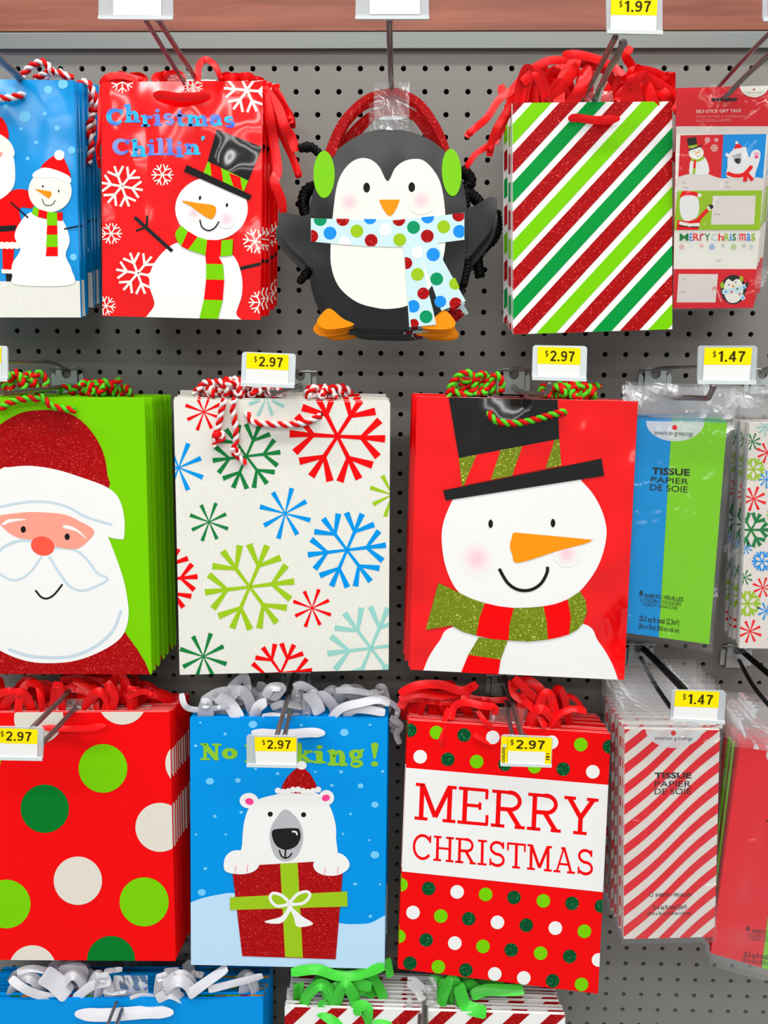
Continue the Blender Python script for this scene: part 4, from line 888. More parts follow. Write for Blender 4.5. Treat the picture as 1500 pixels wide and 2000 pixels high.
a.up(); a.poly('black_gloss', [(310, 875), (1220, 692), (1235, 791), (325, 933)])
a.up('scarf_print')
for m, q in (('glit_olive', [(283, 1405), (400, 1462), (470, 1496), (550, 1522), (518, 1610), (500, 1708), (420, 1685), (360, 1650), (210, 1675)]), ('red', [(550, 1522), (630, 1540), (715, 1550), (692, 1640), (685, 1736), (590, 1728), (500, 1708), (518, 1610)]), ('glit_olive', [(715, 1550), (800, 1550), (886, 1541), (905, 1630), (912, 1731), (800, 1743), (685, 1736), (692, 1640)]), ('red', [(886, 1541), (960, 1526), (1025, 1502), (1043, 1600), (1033, 1701), (975, 1718), (912, 1731), (905, 1630)]), ('glit_olive', [(1025, 1502), (1095, 1455), (1128, 1505), (1136, 1575), (1112, 1640), (1080, 1675), (1033, 1701), (1043, 1600)]), ('#', None), ('glit_olive', [(515, 1718), (680, 1738), (640, 1846), (455, 1819)]), ('red', [(455, 1819), (640, 1846), (618, 1990), (385, 1990)])):
    if m == '#': a.g = 'scarf_tail_print'
    else: a.poly(m, q)
a.up(); a.disc('ink', 578, 432, 12, 14); a.disc('ink', 1003, 433, 12, 14)
s8, pl8 = stack('gift_bag', 'glossy red gift bag with a large snowman face in black hat, foremost', ' bag from the front in the large red snowman face stack', 'gift bag', 'red snowman face gift bags', [(814, 774), (1246, 784), (1219, 1328), (801, 1308)], .145, .15, 'red_gloss', a, 6, (800, 770), .08, corner=0, rot=.008, jit=.002, roll_back=.012)
fs = (3.75, 860, 660)
mb = MB(); rope(mb, crop(fs, [(358, 535, .14), (362, 560, .148), (400, 605, .15), (470, 622, .151), (560, 625, .151), (680, 602, .151), (800, 568, .15), (890, 545, .148), (908, 545, .14)], .145), .0024, GR); mb.build('cord_handle', s8[0], True)
mb = MB(); rope(mb, crop(fs, [(60, 440), (75, 360), (130, 280), (200, 255), (250, 300), (250, 370), (200, 420), (110, 400), (70, 350)], .135), .0024, GR); mb.build('cord_handle', s8[1], True)
for i, (x0, x1, y0, y1) in enumerate(((925, 985, 728, 775), (1075, 1170, 748, 780), (1050, 1140, 745, 778), (885, 950, 735, 778))):
    mb = MB(); rope_tangle(mb, x0, x1, y0, y1, .13 - .008 * i, .0024, GR, i + 80, 3); mb.build('cord_handle', s8[2 + i], True); mb = MB(); rope_tangle(mb, 1065 + 8 * i, 1150 + 8 * i, 748, 778, .125 - .008 * i, .0024, GR, i + 90, 3); mb.build('cord_handle', s8[2 + i], True)

# ---- blue and lime tissue packets
def brand(a, q_disc, q_text, logo):
    a.up('sleeve_lettering'); a.raw('halfwhite', [[a.T(p) for p in q_disc]]); a.up(); a.disc('logo_red', *logo); a.text('ink', q_text, 'american greetings')
a = Art(*K7); a.g = 'tissue_colour'; a.poly('tissue_lime', [(389, 470), (760, 470), (660, 1800), (312, 1740)])
hd = [(240, 476), (575, 482)] + [(575 - 335 * (1 - math.cos(t)) / 2, 482 + 112 * math.sin(t)) for t in [math.pi * i / 14 for i in range(1, 14)]]
brand(a, hd, [(288, 532), (510, 538), (510, 572), (288, 562)], (404, 514, 15)); a.up()
a.text('ink', [(275, 742), (492, 752), (490, 792), (272, 782)], 'TISSUE', .025); a.text('ink', [(270, 796), (485, 808), (482, 840), (268, 828)], 'PAPIER'); a.text('ink', [(264, 838), (480, 852), (478, 888), (262, 874)], 'DE SOIE')
a.text('ink', [(202, 1448), (222, 1450), (222, 1482), (202, 1480)], '8', .02); a.text('ink', [(232, 1468), (454, 1488), (452, 1512), (230, 1488)], 'SHEETS / FEUILLES', .012); a.text('ink', [(205, 1492), (442, 1516), (440, 1538), (204, 1512)], '2 COLORS / COULEURS'); a.text('ink', [(220, 1518), (420, 1542), (418, 1560), (218, 1536)], '4 EACH / CHACUNE')
a.text('ink', [(202, 1592), (430, 1618), (428, 1660), (200, 1634)], '25.5 sq ft total (2.3m²)', .012); a.text('ink', [(198, 1636), (430, 1664), (428, 1702), (196, 1674)], '(20 in x 26 in) (50.8 cm x 66 cm)', .012)
s9, pl9 = packets('tissue_packet', 'clear packet of blue and lime tissue paper, foremost beside the red snowman bag', ' packet from the front of the blue and lime tissue', 'blue and lime tissue packets', [(1240, 818), (1420, 826), (1385, 1258), (1222, 1236)], [(1214, 752), (1442, 760), (1390, 1274), (1218, 1246)], .14, .14, 'tissue_blue', a, 6, (1416, 816), .075, thick=.005, jit=.0015, rot=.004)

# ---- snowflake tissue packets at the right edge
a = Art(3.51, 1400, 720); a.g = 'snowflake_print'; a.sep = True
for m, x, y, R, ro, k in (('red', 345, 575, 75, 20, 8), ('dgreen', 245, 500, 60, 20, 8), ('olive', 250, 690, 80, 0, 6), ('red', 252, 892, 88, 20, 8), ('dgreen', 235, 1105, 125, 0, 6), ('blue', 310, 1320, 70, 0, 6), ('red', 315, 1500, 72, 20, 8), ('dgreen', 190, 1432, 55, 20, 8), ('olive', 210, 1610, 90, 0, 6), ('blue', 340, 1660, 65, 20, 8), ('red', 228, 1800, 82, 20, 8), ('blue', 340, 760, 60, 0, 8), ('teal', 330, 400, 60, 0, 8), ('red', 430, 720, 80, 10, 8), ('olive', 420, 1000, 80, 0, 6), ('blue', 470, 1200, 80, 0, 6), ('red', 480, 1480, 80, 0, 8), ('dgreen', 440, 1850, 90, 0, 6), ('blue', 200, 1230, 45, 20, 8)): a.flake(m, x, y, R, ro, R * .12, k)
s10, pl10 = packets('tissue_packet', 'clear packet of white tissue printed with small snowflakes, cut by the right edge', ' packet from the front of the snowflake printed tissue', 'snowflake tissue packets', [(1464, 826), (1632, 826), (1600, 1268), (1444, 1266)], [(1446, 756), (1650, 756), (1604, 1276), (1440, 1274)], .14, .14, 'tissue_white', a, 5, (1434, 822), .07, corner=0, thick=.006, jit=.002, rot=.006)

# ================================================================== THIRD ROW
# ---- red polka dot bag
a = Art(*Q1); a.g = 'polka_dot_print'; a.sep = True
for m, x, y, r in (('lime', 575, 573, 136), ('green', 250, 798, 135), ('glit_white', 893, 902, 137), ('glit_white', 435, 1200, 135), ('lime', 805, 1318, 137), ('lime', 35, 1330, 136), ('green', 620, 1642, 134), ('glit_white', 182, 1692, 132), ('glit_white', 683, 193, 136), ('glit_white', 217, 296, 138), ('glit_white', 1055, 545, 132), ('lime', -128, 520, 134), ('green', -200, 1000, 134)): a.disc(m, x, y, r)
s11, pl11 = stack('gift_bag', 'red gift bag with large lime green and white polka dots, front of its stack', ' bag from the front in the large polka dot stack', 'gift bag', 'red polka dot gift bags', [(-108, 1392), (331, 1390), (343, 1877), (-92, 1874)], .14, .145, 'red', a, 9, (366, 1358), .045, rot=.004, jit=.0012)
N2 = (3.75, 0, 1310)
ribbons_on(s11, N2, [([(-20, 180), (60, 150), (130, 160)], 60), ([(130, 310), (150, 180), (200, 95), (280, 110), (300, 200), (310, 300)], 62, 1), ([(280, 95), (370, 110), (410, 200), (330, 290)], 62), ([(440, 70), (600, 60), (750, 90), (740, 180), (680, 240)], 62), ([(760, 310), (800, 180), (790, 95), (840, 190), (810, 300)], 62, 1), ([(975, 20), (1005, 90), (985, 160)], 45), ([(830, 290), (950, 240), (1100, 215), (1250, 245), (1340, 255)], 50), ([(900, 210), (1050, 190), (1200, 190), (1310, 190), (1330, 250)], 45), ([(930, 190), (1050, 150), (1150, 195)], 50),
    ([(420, 150), (560, 130), (680, 180), (700, 300)], 66), ([(500, 110), (640, 100), (760, 160), (900, 190)], 66), ([(700, 60), (850, 80), (950, 150), (960, 220)], 66), ([(440, 230), (560, 200), (700, 230)], 60), ([(20, 220), (100, 200), (180, 230)], 70), ([(330, 160), (420, 190), (480, 230)], 55), ([(690, 300), (720, 250), (780, 290)], 60), ([(290, 415), (480, 425), (640, 422), (775, 402)], 50, 0, 1), ([(540, 60), (640, 130), (700, 230)], 66), ([(880, 60), (920, 140), (900, 240)], 66), ([(-20, 230), (30, 250), (90, 245)], 60)], 'rib_red', .147, .055)

ribbon_fill(s11, 'rib_red', [(-20, 120, 1388, 52, 9), (120, 260, 1388, 66, 12), (190, 350, 1388, 34, 8)], .012, .14, .06, 5)
hang_tab(s11[0], [(98, 1366), (178, 1364), (186, 1396), (92, 1396)], .131, 3)
# ---- blue bag with bear in gift box
a = Art(*Q2); a.g = 'snow_print'; a.sep = True
for x, y, r in ((147, 318, 7), (440, 328, 24), (285, 382, 9), (710, 332, 9), (950, 372, 24), (1093, 330, 8), (120, 447, 10), (200, 645, 22), (356, 640, 16), (578, 602, 10), (455, 575, 8), (787, 592, 7), (932, 592, 11), (880, 667, 10), (1040, 670, 16), (1164, 590, 9), (1120, 775, 20), (228, 840, 10), (375, 818, 10), (985, 828, 8), (123, 942, 7), (288, 942, 7), (943, 938, 7), (1090, 973, 7), (1120, 1055, 24), (175, 1132, 10), (1010, 1218, 10), (1150, 1220, 7), (155, 1265, 22), (1095, 1398, 10)): a.disc('snow_dot', x, y, r, r * .85)
a.up('snow_hill_print'); a.blob('hill', [(40, 1345), (90, 1322), (160, 1296), (250, 1277), (340, 1270), (500, 1320), (700, 1400), (930, 1437), (1000, 1441), (1090, 1436), (1240, 1405), (1240, 1800), (40, 1800)])
a.up('lettering'); letters(a, 'letter_lime', [(150, 432), (358, 438), (358, 528), (150, 526)], 'No', chunk_glyph, (0, .08), .04, True); letters(a, 'letter_lime', [(396, 440), (662, 440), (662, 540), (396, 540)], 'Pee', chunk_glyph, None, .03, True)
letters(a, 'letter_lime', [(676, 436), (776, 438), (776, 540), (676, 540)], 'k', chunk_glyph, None, .03, True); letters(a, 'letter_lime', [(780, 438), (848, 440), (848, 545), (780, 545)], 'i', chunk_glyph, None, 0, True); letters(a, 'letter_lime', [(858, 425), (968, 425), (968, 560), (858, 556)], 'n', chunk_glyph, None, 0, True); letters(a, 'letter_lime', [(974, 425), (1068, 425), (1068, 545), (974, 545)], 'g', chunk_glyph, None, 0, True); letters(a, 'letter_lime', [(1094, 434), (1152, 434), (1150, 560), (1092, 560)], '!', chunk_glyph, None, 0, True)
a.up('bear_print'); a.disc('white', 418, 752, 52, 43); a.disc('white', 850, 736, 43, 43); a.blob('white', [(378, 1110), (380, 1000), (390, 880), (420, 790), (470, 745), (560, 720), (650, 703), (770, 703), (830, 735), (872, 790), (900, 880), (904, 960), (890, 1110), (640, 1180)]); a.up()
a.disc('pinkear', 421, 757, 24, 19, .3); a.disc('pinkear', 847, 737, 23, 18, -.3); a.blob('glit_red', [(604, 695), (625, 630), (680, 575), (720, 570), (765, 612), (796, 695), (700, 712)]); a.disc('white', 712, 555, 28, 24); a.up()
for i in range(9): a.disc('white', 580 + i * 28, 696 + 7 * math.sin(i * 1.3), 17)
a.blob('muzzle', [(622, 800), (570, 850), (536, 920), (540, 1000), (570, 1068), (622, 1090), (680, 1066), (714, 1000), (718, 920), (686, 850)]); a.up()
a.blob('black', [(548, 922), (580, 909), (680, 905), (702, 920), (705, 962), (680, 1006), (625, 1026), (575, 1006), (551, 965)]); a.line('ink', [(622, 1020), (620, 1072)], 9); a.line('ink', [(588, 1030), (598, 1058), (616, 1072)], 8); a.line('ink', [(656, 1046), (643, 1064), (624, 1072)], 8); a.disc('ink', 537, 827, 14); a.disc('ink', 723, 830, 14); a.up(); a.line('white', [(662, 924), (680, 926), (686, 940)], 9)
a.up('gift_box_print'); a.poly('glit_red', [(322, 1116), (470, 1110), (780, 1092), (946, 1096), (902, 1636), (381, 1618)]); a.up(); a.poly('olive', [(592, 1102), (690, 1098), (719, 1626), (620, 1622)]); a.poly('olive', [(313, 1290), (966, 1257), (969, 1341), (313, 1361)]); a.up()
a.line('white', [(645, 1320), (600, 1278), (550, 1268), (538, 1300), (575, 1338), (645, 1328)], 17); a.line('white', [(645, 1320), (690, 1272), (740, 1258), (758, 1280), (720, 1322), (645, 1330)], 17); a.blob('white', [(640, 1335), (600, 1395), (505, 1424), (560, 1437), (612, 1424), (660, 1345)]); a.blob('white', [(645, 1338), (668, 1400), (690, 1454), (776, 1438), (715, 1395)]); a.disc('white', 645, 1325, 20, 14)
a.up('bear_print'); a.blob('white', [(278, 1105), (290, 1060), (330, 1030), (385, 1030), (430, 1052), (476, 1100), (450, 1142), (390, 1160), (320, 1156), (285, 1140)]); a.blob('white', [(778, 1100), (830, 1052), (890, 1040), (940, 1050), (976, 1090), (972, 1130), (920, 1164), (850, 1168), (795, 1146)]); a.up()
for x, y in ((345, 1135), (410, 1132), (842, 1146), (915, 1142)): a.line('pinkear', [(x + 3, y - 22), (x - 2, y), (x, y + 18)], 3.2)
s12, pl12 = stack('gift_bag', 'sky blue gift bag with white bear behind a red present, front of its stack', ' bag from the front in the sky blue bear stack', 'gift bag', 'sky blue bear gift bags', [(371, 1402), (757, 1402), (751, 1892), (373, 1884)], .14, .145, 'blue', a, 7, (760, 1362), .065, rot=.004, jit=.0015, inner='blue')
N3 = (3.333, 350, 1310)
ribbons_on(s12, N3, [([(15, 145), (35, 220), (90, 250), (200, 245), (320, 235)], 42), ([(150, 205), (240, 150), (330, 135), (440, 165)], 72), ([(330, 115), (380, 70), (430, 40), (450, 150)], 60), ([(250, 165), (330, 220), (390, 318)], 95, 1), ([(410, 245), (450, 180), (530, 165), (630, 205)], 72), ([(485, 318), (510, 240), (570, 200)], 78, 1), ([(560, 170), (600, 110), (670, 115), (610, 190)], 66), ([(750, 110), (800, 95), (890, 145)], 62), ([(840, 155), (890, 210), (915, 280)], 90, 1), ([(920, 150), (965, 200), (985, 280)], 58), ([(980, 240), (1050, 155), (1140, 190)], 72), ([(980, 320), (1060, 245), (1180, 212), (1300, 190), (1370, 215)], 64, 1), ([(1080, 300), (1160, 250), (1340, 275)], 60), ([(1020, 130), (1120, 130), (1220, 145), (1290, 160)], 45), ([(1360, 195), (1420, 245), (1412, 305)], 38), ([(1375, 300), (1440, 355), (1415, 410), (1438, 475)], 52), ([(505, 95), (540, 100), (570, 130)], 60), ([(1370, 330), (1400, 380), (1380, 400)], 36), ([(470, 400), (600, 412), (720, 412), (850, 402), (950, 408)], 66, 0, 1), ([(600, 240), (680, 215), (800, 240)], 50), ([(200, 170), (300, 200), (420, 200)], 60), ([(1120, 210), (1200, 170), (1330, 215)], 55), ([(540, 300), (620, 288), (730, 305)], 40, 1)], 'rib_white', .147, .08)

ribbon_fill(s12, 'rib_white', [(395, 540, 1400, 48, 9), (570, 620, 1396, 46, 3), (600, 755, 1400, 46, 10)], .013, .14, .08, 6)
hang_tab(s12[0], [(540, 1368), (604, 1366), (606, 1408), (534, 1408)], .131, 4)
# ---- red dotted bag with the white greeting panel
a = Art(*Q3); a.g = 'dot_print'; a.sep = True; G, Lm, W_ = 'glit_green', 'lime', 'white'
for m, x, y in ((G, 145, 360), (Lm, 293, 373), (G, 447, 387), (W_, 607, 400), (G, 775, 415), (W_, 935, 427), (Lm, 1098, 440), (G, 1258, 452), (W_, 202, 508), (G, 356, 522), (Lm, 517, 535), (G, 675, 550), (Lm, 840, 563), (G, 1000, 577), (W_, 1165, 592),
    (Lm, 95, 1222), (G, 249, 1243), (W_, 408, 1262), (Lm, 567, 1276), (G, 725, 1293), (Lm, 889, 1312), (G, 1049, 1326), (G, 1213, 1342), (W_, 162, 1377), (Lm, 317, 1397), (G, 473, 1412), (W_, 633, 1432), (G, 794, 1448), (W_, 956, 1464), (Lm, 1118, 1482), (Lm, 83, 1510), (G, 235, 1530), (W_, 395, 1548), (Lm, 552, 1566), (G, 710, 1586), (Lm, 874, 1604), (G, 1036, 1622), (W_, 1197, 1642), (G, 145, 1660), (Lm, 303, 1680), (G, 457, 1698), (W_, 618, 1720), (W_, 780, 1742), (G, 941, 1758), (Lm, 1102, 1778)): a.disc(m, x, y, 38)
a.up('white_panel_print'); a.poly('white', [(110, 568), (1275, 667), (1240, 1265), (85, 1146)])
a.up('lettering'); letters(a, 'red', [(178, 652), (1197, 742), (1187, 951), (170, 858)], 'MERRY', slab_glyph, None, .06); letters(a, 'red', [(160, 936), (1170, 1028), (1168, 1172), (156, 1076)], 'CHRISTMAS', slab_glyph, None, .08)
s13, pl13 = stack('gift_bag', 'red dotted gift bag with a white greeting panel, tilted at the front of its stack', ' bag from the front in the red dotted greeting stack', 'gift bag', 'red dotted greeting bags', [(797, 1406), (1193, 1433), (1168, 1941), (777, 1892)], .145, .15, 'red', a, 9, (797, 1371), .06, corner=0, rot=.006, jit=.0015, roll_back=-.006)
N4 = (3.333, 770, 1310)
ribbons_on(s13, N4, [([(35, 150), (150, 95), (300, 90), (440, 130), (540, 85)], 60), ([(35, 190), (150, 150), (300, 165), (420, 150)], 62), ([(40, 240), (80, 180), (200, 170), (350, 185)], 62), ([(370, 320), (390, 235), (460, 205), (560, 225), (650, 240), (650, 285)], 52, 1), ([(430, 155), (520, 180), (640, 192), (740, 187)], 42), ([(355, 240), (315, 370), (300, 470), (308, 535)], 42, 1), ([(540, 260), (600, 340), (670, 400), (705, 445)], 36, 1), ([(520, 410), (600, 455), (695, 495)], 50, 1), ([(780, 45), (870, 130), (960, 210), (1040, 255)], 58), ([(770, 110), (860, 60), (940, 110), (1010, 205)], 64), ([(840, 190), (930, 270), (985, 370)], 55, 1), ([(1000, 385), (1060, 295), (1160, 250), (1250, 265)], 52, 1), ([(1030, 195), (1110, 165), (1180, 190), (1245, 275)], 42), ([(790, 180), (900, 195), (1000, 260)], 55), ([(100, 130), (250, 120), (400, 190)], 66), ([(420, 250), (500, 300), (560, 320)], 60), ([(450, 190), (470, 150), (500, 110)], 52), ([(760, 60), (775, 150), (840, 200)], 50), ([(120, 175), (260, 195), (380, 210)], 50)], 'rib_red', .152, .075)

ribbon_fill(s13, 'rib_red', [(790, 950, 1412, 62, 11), (1000, 1140, 1425, 74, 9)], .011, .145, .075, 8)
hang_tab(s13[0], [(958, 1380), (1030, 1382), (1034, 1425), (954, 1422)], .134, 5)
# ---- red and white striped tissue
a = Art(4.4435, 1190, 1400); a.g = 'diagonal_stripe_print'
for k in range(-6, 18):
    y0 = 233 + 175.6 * k
    def cv(x, y): return (x, y - .885 * (x - 135) + 16 * math.sin((x - 135) / 825 * 2 * math.pi))
    xs = [60 + 90 * i for i in range(12)]; top = [cv(x, y0) for x in xs]; bot = [cv(x, y0 + 88) for x in xs]
    for i in range(11): a.poly('tissue_red', [top[i], top[i + 1], bot[i + 1], bot[i]])
hd = [(312, 95), (812, 105)] + [(812 - 500 * (1 - math.cos(t)) / 2, 105 + 165 * math.sin(t)) for t in [math.pi * i / 14 for i in range(1, 14)]]
brand(a, hd, [(392, 168), (718, 172), (718, 212), (392, 206)], (556, 140, 22)); a.up()
a.text('ink', [(392, 482), (712, 480), (712, 532), (390, 534)], 'TISSUE', .025); a.text('ink', [(395, 556), (708, 555), (708, 606), (395, 608)], 'PAPIER'); a.text('ink', [(393, 620), (708, 618), (708, 670), (393, 672)], 'DE SOIE')
a.disc('ink', 364, 1542, 16, 18); a.up(); a.disc('tissue_white', 364, 1542, 10, 12); a.text('ink', [(398, 1530), (712, 1528), (712, 1556), (398, 1558)], 'SHEETS / FEUILLES', .012); a.text('ink', [(375, 1632), (670, 1626), (670, 1678), (375, 1680)], '21.6 sq ft total (2m²)', .015); a.text('ink', [(330, 1690), (708, 1684), (708, 1724), (330, 1728)], '(20 in x 26 in) (50.8 cm x 66 cm)', .012)
s14, pl14 = packets('tissue_packet', 'clear packet of red and white striped tissue paper, foremost in its stack', ' packet from the front of the red and white striped tissue', 'striped tissue packets', [(1220, 1424), (1406, 1426), (1396, 1830), (1218, 1834)], [(1212, 1345), (1412, 1345), (1398, 1838), (1213, 1842)], .16, .16, 'tissue_white', a, 10, (1180, 1358), .06, corner=0, thick=.006, jit=.0015, rot=.004)

# ---- red and lime tissue at the lower right edge
a = Art(3.7, 1380, 1380); a.g = 'tissue_colour'; a.poly('tissue_lime', [(470, 1300), (700, 1300), (700, 2100), (392, 2100), (400, 1870)])
a.up('sleeve_lettering'); a.text('ink', [(285, 1585), (312, 1588), (312, 1622), (285, 1619)], '8', .02); a.text('ink', [(328, 1608), (560, 1630), (560, 1654), (328, 1632)], 'SHEETS / FEUILLES', .012); a.text('ink', [(288, 1636), (540, 1662), (540, 1684), (288, 1658)], '2 COLORS / COULEURS'); a.text('ink', [(305, 1662), (520, 1688), (520, 1708), (305, 1684)], '4 EACH / CHACUNE'); a.text('ink', [(268, 1768), (540, 1800), (540, 1850), (268, 1818)], '25.5 sq ft total (2.3m²)', .015); a.text('ink', [(258, 1812), (540, 1850), (540, 1892), (258, 1854)], '(20 in x 26 in) (50.8 cm x 66 cm)', .012)
a.raw('halfwhite', [[a.T(p) for p in circ(560, 350, 130, 80)]]); a.text('ink', [(430, 820), (640, 830), (640, 880), (430, 870)], 'TISSUE', .025)
s15, pl15 = packets('tissue_packet', 'clear packet of red and lime tissue paper, foremost at the lower right edge', ' packet from the front of the red and lime tissue', 'red and lime tissue packets', [(1446, 1452), (1640, 1478), (1586, 1918), (1389, 1862)], [(1434, 1378), (1650, 1400), (1590, 1940), (1385, 1884)], .16, .16, 'tissue_red', a, 7, (1420, 1416), .09, corner=0, thick=.006, jit=.0015, rot=.008)
for i, r in enumerate(s15[1:4]):
    mb = MB(); o0 = r.location
    e = pl15.on(1444, 1460) - wloc(s15[0]) + o0; f = pl15.on(1404, 1760) - wloc(s15[0]) + o0
    mb.slab([e + Vector((-.0015, .003, 0)), e + Vector((-.0035, .003, 0)), f + Vector((-.0035, .003, 0)), f + Vector((-.0015, .003, 0))], Vector((0, .003, 0)), 'tissue_lime'); mb.build('lime_sheet_edge', r)

# ================================================================== BOTTOM ROW (cut by the lower edge)
ab = Art(2.679, 0, 1860); ab.g = 'printed_design'
rn = random.Random(5)
for xx in range(-200, 1380, 60):
    if 420 < xx < 960 : continue
    ab.rect(('brownish', 'olive', 'magenta', 'orange', 'dgreen', 'blue')[rn.randrange(6)], xx, 246, xx + rn.randint(50, 110), 266)
s16, pl16 = stack('gift_bag', 'plain bright blue gift bag with white ribbon, foremost at the bottom left', ' bag from the front in the bottom left blue stack', 'gift bag', 'blue bags along the bottom edge', [(-60, 1953), (513, 1951), (516, 2420), (-50, 2424)], .15, .15, 'blue', None, 9, (531, 1892), .06, rot=.003, jit=.0012, art_rest=ab, inner='blue')
NB5 = (2.679, 0, 1860)
ribbons_on(s16, NB5, [([(55, 135), (110, 180), (200, 222), (325, 245)], 48, 1), ([(90, 105), (170, 85), (275, 105)], 42), ([(225, 115), (290, 155), (360, 225)], 110, 1), ([(310, 110), (420, 100), (400, 195)], 90), ([(390, 245), (480, 175), (580, 150)], 56, 1), ([(890, 245), (905, 200), (875, 125)], 92, 1), ([(930, 185), (990, 110), (970, 50)], 74), ([(985, 225), (1060, 170), (1190, 80)], 62, 1), ([(1090, 195), (1230, 160), (1375, 122)], 44), ([(545, 100), (640, 88)], 30), ([(860, 98), (935, 90)], 28), ([(1000, 110), (1065, 122)], 40), ([(392, 320), (520, 328), (650, 322), (780, 312), (908, 316)], 72, 0, 1), ([(820, 245), (890, 215), (960, 245)], 60, 1), ([(300, 75), (380, 60), (470, 75)], 36), ([(680, 240), (750, 222), (830, 238)], 26, 1), ([(540, 205), (600, 215), (660, 208)], 22)], 'rib_white', .157, .08)
ribbon_fill(s16, 'rib_white', [(20, 215, 1950, 40, 7), (310, 500, 1950, 44, 7)], .014, .15, .08, 9)
NB6 = (2.586, 540, 1860)
a = Art(*NB6); a.g = 'candy_stripe_print'
for k in range(-8, 16):
    x = k * 190 + 60; a.poly('glit_red', [(x, 480), (x + 84, 480), (x + 84 + 330, 180), (x + 330, 180)])
    a.poly('glit_red', [(x, 480), (x + 84, 480), (x + 84 - 1.1 * 800, 1280), (x - 1.1 * 800, 1280)])
s17, pl17 = stack('gift_bag', 'white gift bag with red candy stripes and green ribbon, foremost at the bottom centre', ' bag from the front in the bottom candy stripe stack', 'gift bag', 'candy stripe bags along the bottom edge', [(556, 1966), (1104, 1982), (1095, 2440), (560, 2430)], .15, .15, 'white', a, 10, (570, 1898), .055, corner=0, rot=.004, jit=.0015)
ribbons_on(s17, NB6, [([(75, 100), (200, 85), (300, 115), (400, 115), (545, 70)], 56), ([(235, 225), (300, 182), (380, 160), (480, 175)], 66), ([(425, 220), (430, 150), (470, 105)], 56), ([(480, 110), (520, 180), (545, 240)], 56), ([(150, 195), (170, 260), (235, 275)], 50), ([(205, 265), (280, 320), (335, 375)], 95, 1), ([(445, 380), (450, 285), (385, 285)], 82, 1), ([(490, 350), (560, 352), (620, 370)], 40, 1), ([(855, 235), (920, 170), (990, 180)], 56), ([(920, 165), (950, 260), (1000, 290), (1060, 305)], 74, 1), ([(985, 220), (1060, 190), (1200, 190), (1245, 178)], 62), ([(560, 30), (575, 125)], 46), ([(775, 130), (890, 155)], 50), ([(300, 200), (420, 190), (540, 230)], 60), ([(1000, 240), (1100, 220), (1180, 240)], 50), ([(880, 120), (1000, 150), (1150, 170)], 60)], 'rib_green', .157, .08)

ribbon_fill(s17, 'rib_green', [(580, 760, 1966, 56, 8), (860, 1020, 1972, 56, 6)], .014, .15, .08, 10)
hang_tab(s16[0], [(222, 1905), (288, 1905), (290, 1956), (218, 1956)], .141, 6); hang_tab(s17[0], [(796, 1908), (852, 1908), (856, 1978), (792, 1976)], .141, 7)
# ================================================================== HOOKS AND PRICE LABELS
hook('hook with blank label above the red top hat snowman bags', (390, 178), [(285, 40, .255), (322, 100, .2), (358, 157, .14), (388, 180, .01)], [(392, 182, .01), (381, 152, .12), (345, 95, .19), (309, 38, .25)], [(193, -28), (337, -28), (338, 39), (192, 38)], [(221, -28), (315, -28), (315, 31), (221, 30)], .26)
hook('hook with blank label above the penguin shaped bags', (764, 200), [(758, 20, .25), (760, 90, .19), (763, 170, .12), (764, 195, .01)], [(765, 205, .01), (765, 180, .12), (763, 120, .18), (761, 40, .24)], [(695, -28), (837, -28), (838, 38), (694, 38)], [(722, -28), (820, -28), (820, 28), (722, 28)], .26)
hook('hook with 1.97 price label above the striped bags', (1120, 235), [(1202, 72, .25), (1180, 115, .2), (1150, 172, .13), (1120, 230, .01)], [(1124, 240, .01), (1158, 200, .12), (1187, 140, .2), (1205, 110, .23), (1217, 85, .245)], [(1184, -8), (1294, -8), (1294, 68), (1185, 66)], [(1193, -5), (1284, -5), (1281, 66), (1192, 64)], .26, .5, '1.97', rl=.0034, ru=.003)
hook('hook reaching past the right edge above the gift tag packs', (1380, 215), [(1520, 48, .25), (1470, 98, .2), (1408, 165, .1), (1382, 205, .01)], [(1384, 218, .01), (1398, 200, .12), (1418, 188, .165), (1450, 155, .19), (1510, 100, .24)], [(1490, -35), (1600, -35), (1600, 42), (1490, 42)], [(1500, -32), (1590, -32), (1590, 40), (1500, 40)], .26, .5, None)
hook('hook at the upper left corner above the blue snowman bags', (70, 195), [(-30, 75, .24), (0, 115, .19), (38, 152, .13), (66, 190, .01)], None, ru=.004)
hook('hook cut by the left edge above the lime green bags', (132, 736), [(-20, 704, .26), (40, 706, .18), (100, 708, .08), (130, 722, .01)], [(140, 752, .01), (110, 757, .1), (50, 764, .18), (5, 768, .235), (-4, 752, .24)], [(-92, 672), (14, 676), (15, 745), (-92, 742)], [(-84, 675), (3, 678), (2, 742), (-84, 740)], .26, .49, '2.97', solid=True)
hook('hook with 2.97 price label above the white snowflake bag', (587, 741), [(526, 705, .26), (560, 716, .16), (586, 728, .01)], [(586, 752, .01), (575, 757, .08), (552, 765, .17), (537, 770, .22), (533, 764, .226)], [(473, 687), (578, 691), (575, 758), (470, 754)], [(482, 689), (564, 693), (563, 755), (480, 751)], .26, .49, '2.97', solid=True, rl=.003)
hook('hook with 2.97 price label above the red snowman face bag', (1003, 738), [(1092, 714, .26), (1042, 718, .17), (1006, 719, .06), (999, 726, .01)], [(1004, 754, .01), (1014, 764, .1), (1040, 770, .18), (1066, 768, .21), (1073, 752, .215)], [(1041, 674), (1147, 676), (1145, 745), (1039, 742)], [(1050, 677), (1134, 680), (1132, 743), (1049, 741)], .26, .52, '2.97', solid=True, rl=.003)
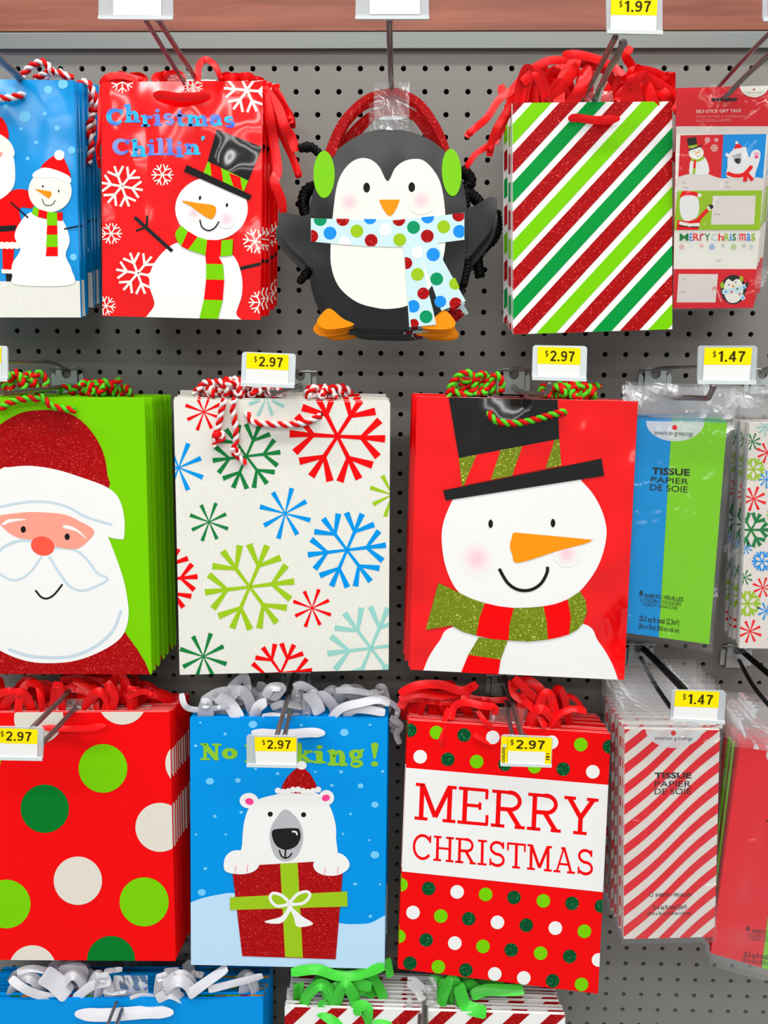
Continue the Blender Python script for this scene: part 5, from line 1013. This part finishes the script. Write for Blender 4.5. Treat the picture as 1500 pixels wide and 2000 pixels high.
hook('hook with 1.47 price label above the blue and lime tissue', (1279, 737), [(1415, 712, .26), (1364, 716, .2), (1290, 719, .06), (1277, 726, .01)], [(1283, 758, .01), (1310, 775, .12), (1350, 777, .18), (1380, 778, .215), (1386, 772, .22), (1393, 757, .22)], [(1364, 675), (1480, 675), (1476, 751), (1362, 750)], [(1376, 679), (1469, 679), (1463, 749), (1372, 748)], .26, .48, '1.47', rl=.003)
hook('hook near the right edge above the snowflake tissue packets', (1487, 737), [(1600, 712, .22), (1540, 716, .15), (1500, 719, .06), (1486, 726, .01)], [(1490, 755, .01), (1520, 772, .12), (1580, 778, .2)])
hook('hook with 2.97 price label over the red polka dot bag', (166, 1322), [(60, 1425, .25), (110, 1375, .17), (164, 1321, .06), (170, 1310, .01)], [(168, 1345, .01), (150, 1378, .12), (115, 1418, .19), (82, 1452, .235)], [(-24, 1419), (85, 1421), (83, 1485), (-25, 1483)], [(-14, 1421), (74, 1424), (73, 1482), (-14, 1480)], .25, .5, '2.97', rl=.003, ru=.003)
hook('hook with 2.97 price label over the sky blue bear bag', (578, 1325), [(540, 1440, .25), (557, 1380, .16), (571, 1324, .04), (573, 1318, .01)], [(578, 1345, .01), (571, 1375, .1), (563, 1405, .16), (556, 1438, .22)], [(481, 1436), (581, 1438), (580, 1499), (482, 1497)], [(497, 1439), (579, 1440), (579, 1496), (500, 1495)], .255, .49, '2.97', rl=.0028, ru=.003)
hook('hook with yellow 2.97 clearance label over the red dotted bag', (979, 1330), [(1020, 1440, .25), (1005, 1385, .15), (991, 1338, .05), (986, 1322, .01)], [(980, 1342, .01), (985, 1358, .08), (992, 1395, .15), (1001, 1438, .22)], [(979, 1436), (1080, 1440), (1077, 1498), (977, 1495)], [(979, 1438), (1078, 1441), (1075, 1496), (978, 1494)], .255, .5, '2.97', rl=.0028, ru=.0034, clearance=True)
hook('hook with 1.47 price label over the striped tissue packets', (1246, 1270), [(1345, 1360, .255), (1332, 1343, .23), (1290, 1300, .12), (1258, 1268, .01)], [(1252, 1285, .01), (1275, 1330, .12), (1305, 1375, .22), (1312, 1382, .235)], [(1313, 1348), (1418, 1350), (1415, 1414), (1309, 1407)], [(1319, 1348), (1405, 1351), (1400, 1411), (1314, 1408)], .265, .52, '1.47', ru=.0042, wire='rope_black')
hook('black hook running off the right edge above the red and lime tissue', (1438, 1274), [(1600, 1400, .26), (1520, 1332, .15), (1452, 1274, .03), (1446, 1266, .01)], [(1444, 1290, .01), (1475, 1345, .14), (1540, 1420, .24)], ru=.0036, wire='rope_black')
hook('double wire hook running off the bottom edge over the blue bags', (268, 1868), [(200, 2030, .25), (230, 1950, .14), (258, 1882, .04), (262, 1868, .01)], [(272, 1882, .01), (262, 1915, .07), (240, 1968, .15), (215, 2040, .24)])
hook('hook running off the bottom edge over the candy stripe bags', (828, 1885), [(830, 2040, .25), (830, 1980, .16), (829, 1910, .05), (829, 1885, .01)], [(826, 1900, .01), (822, 1960, .12), (816, 2040, .22)], ru=.0042)
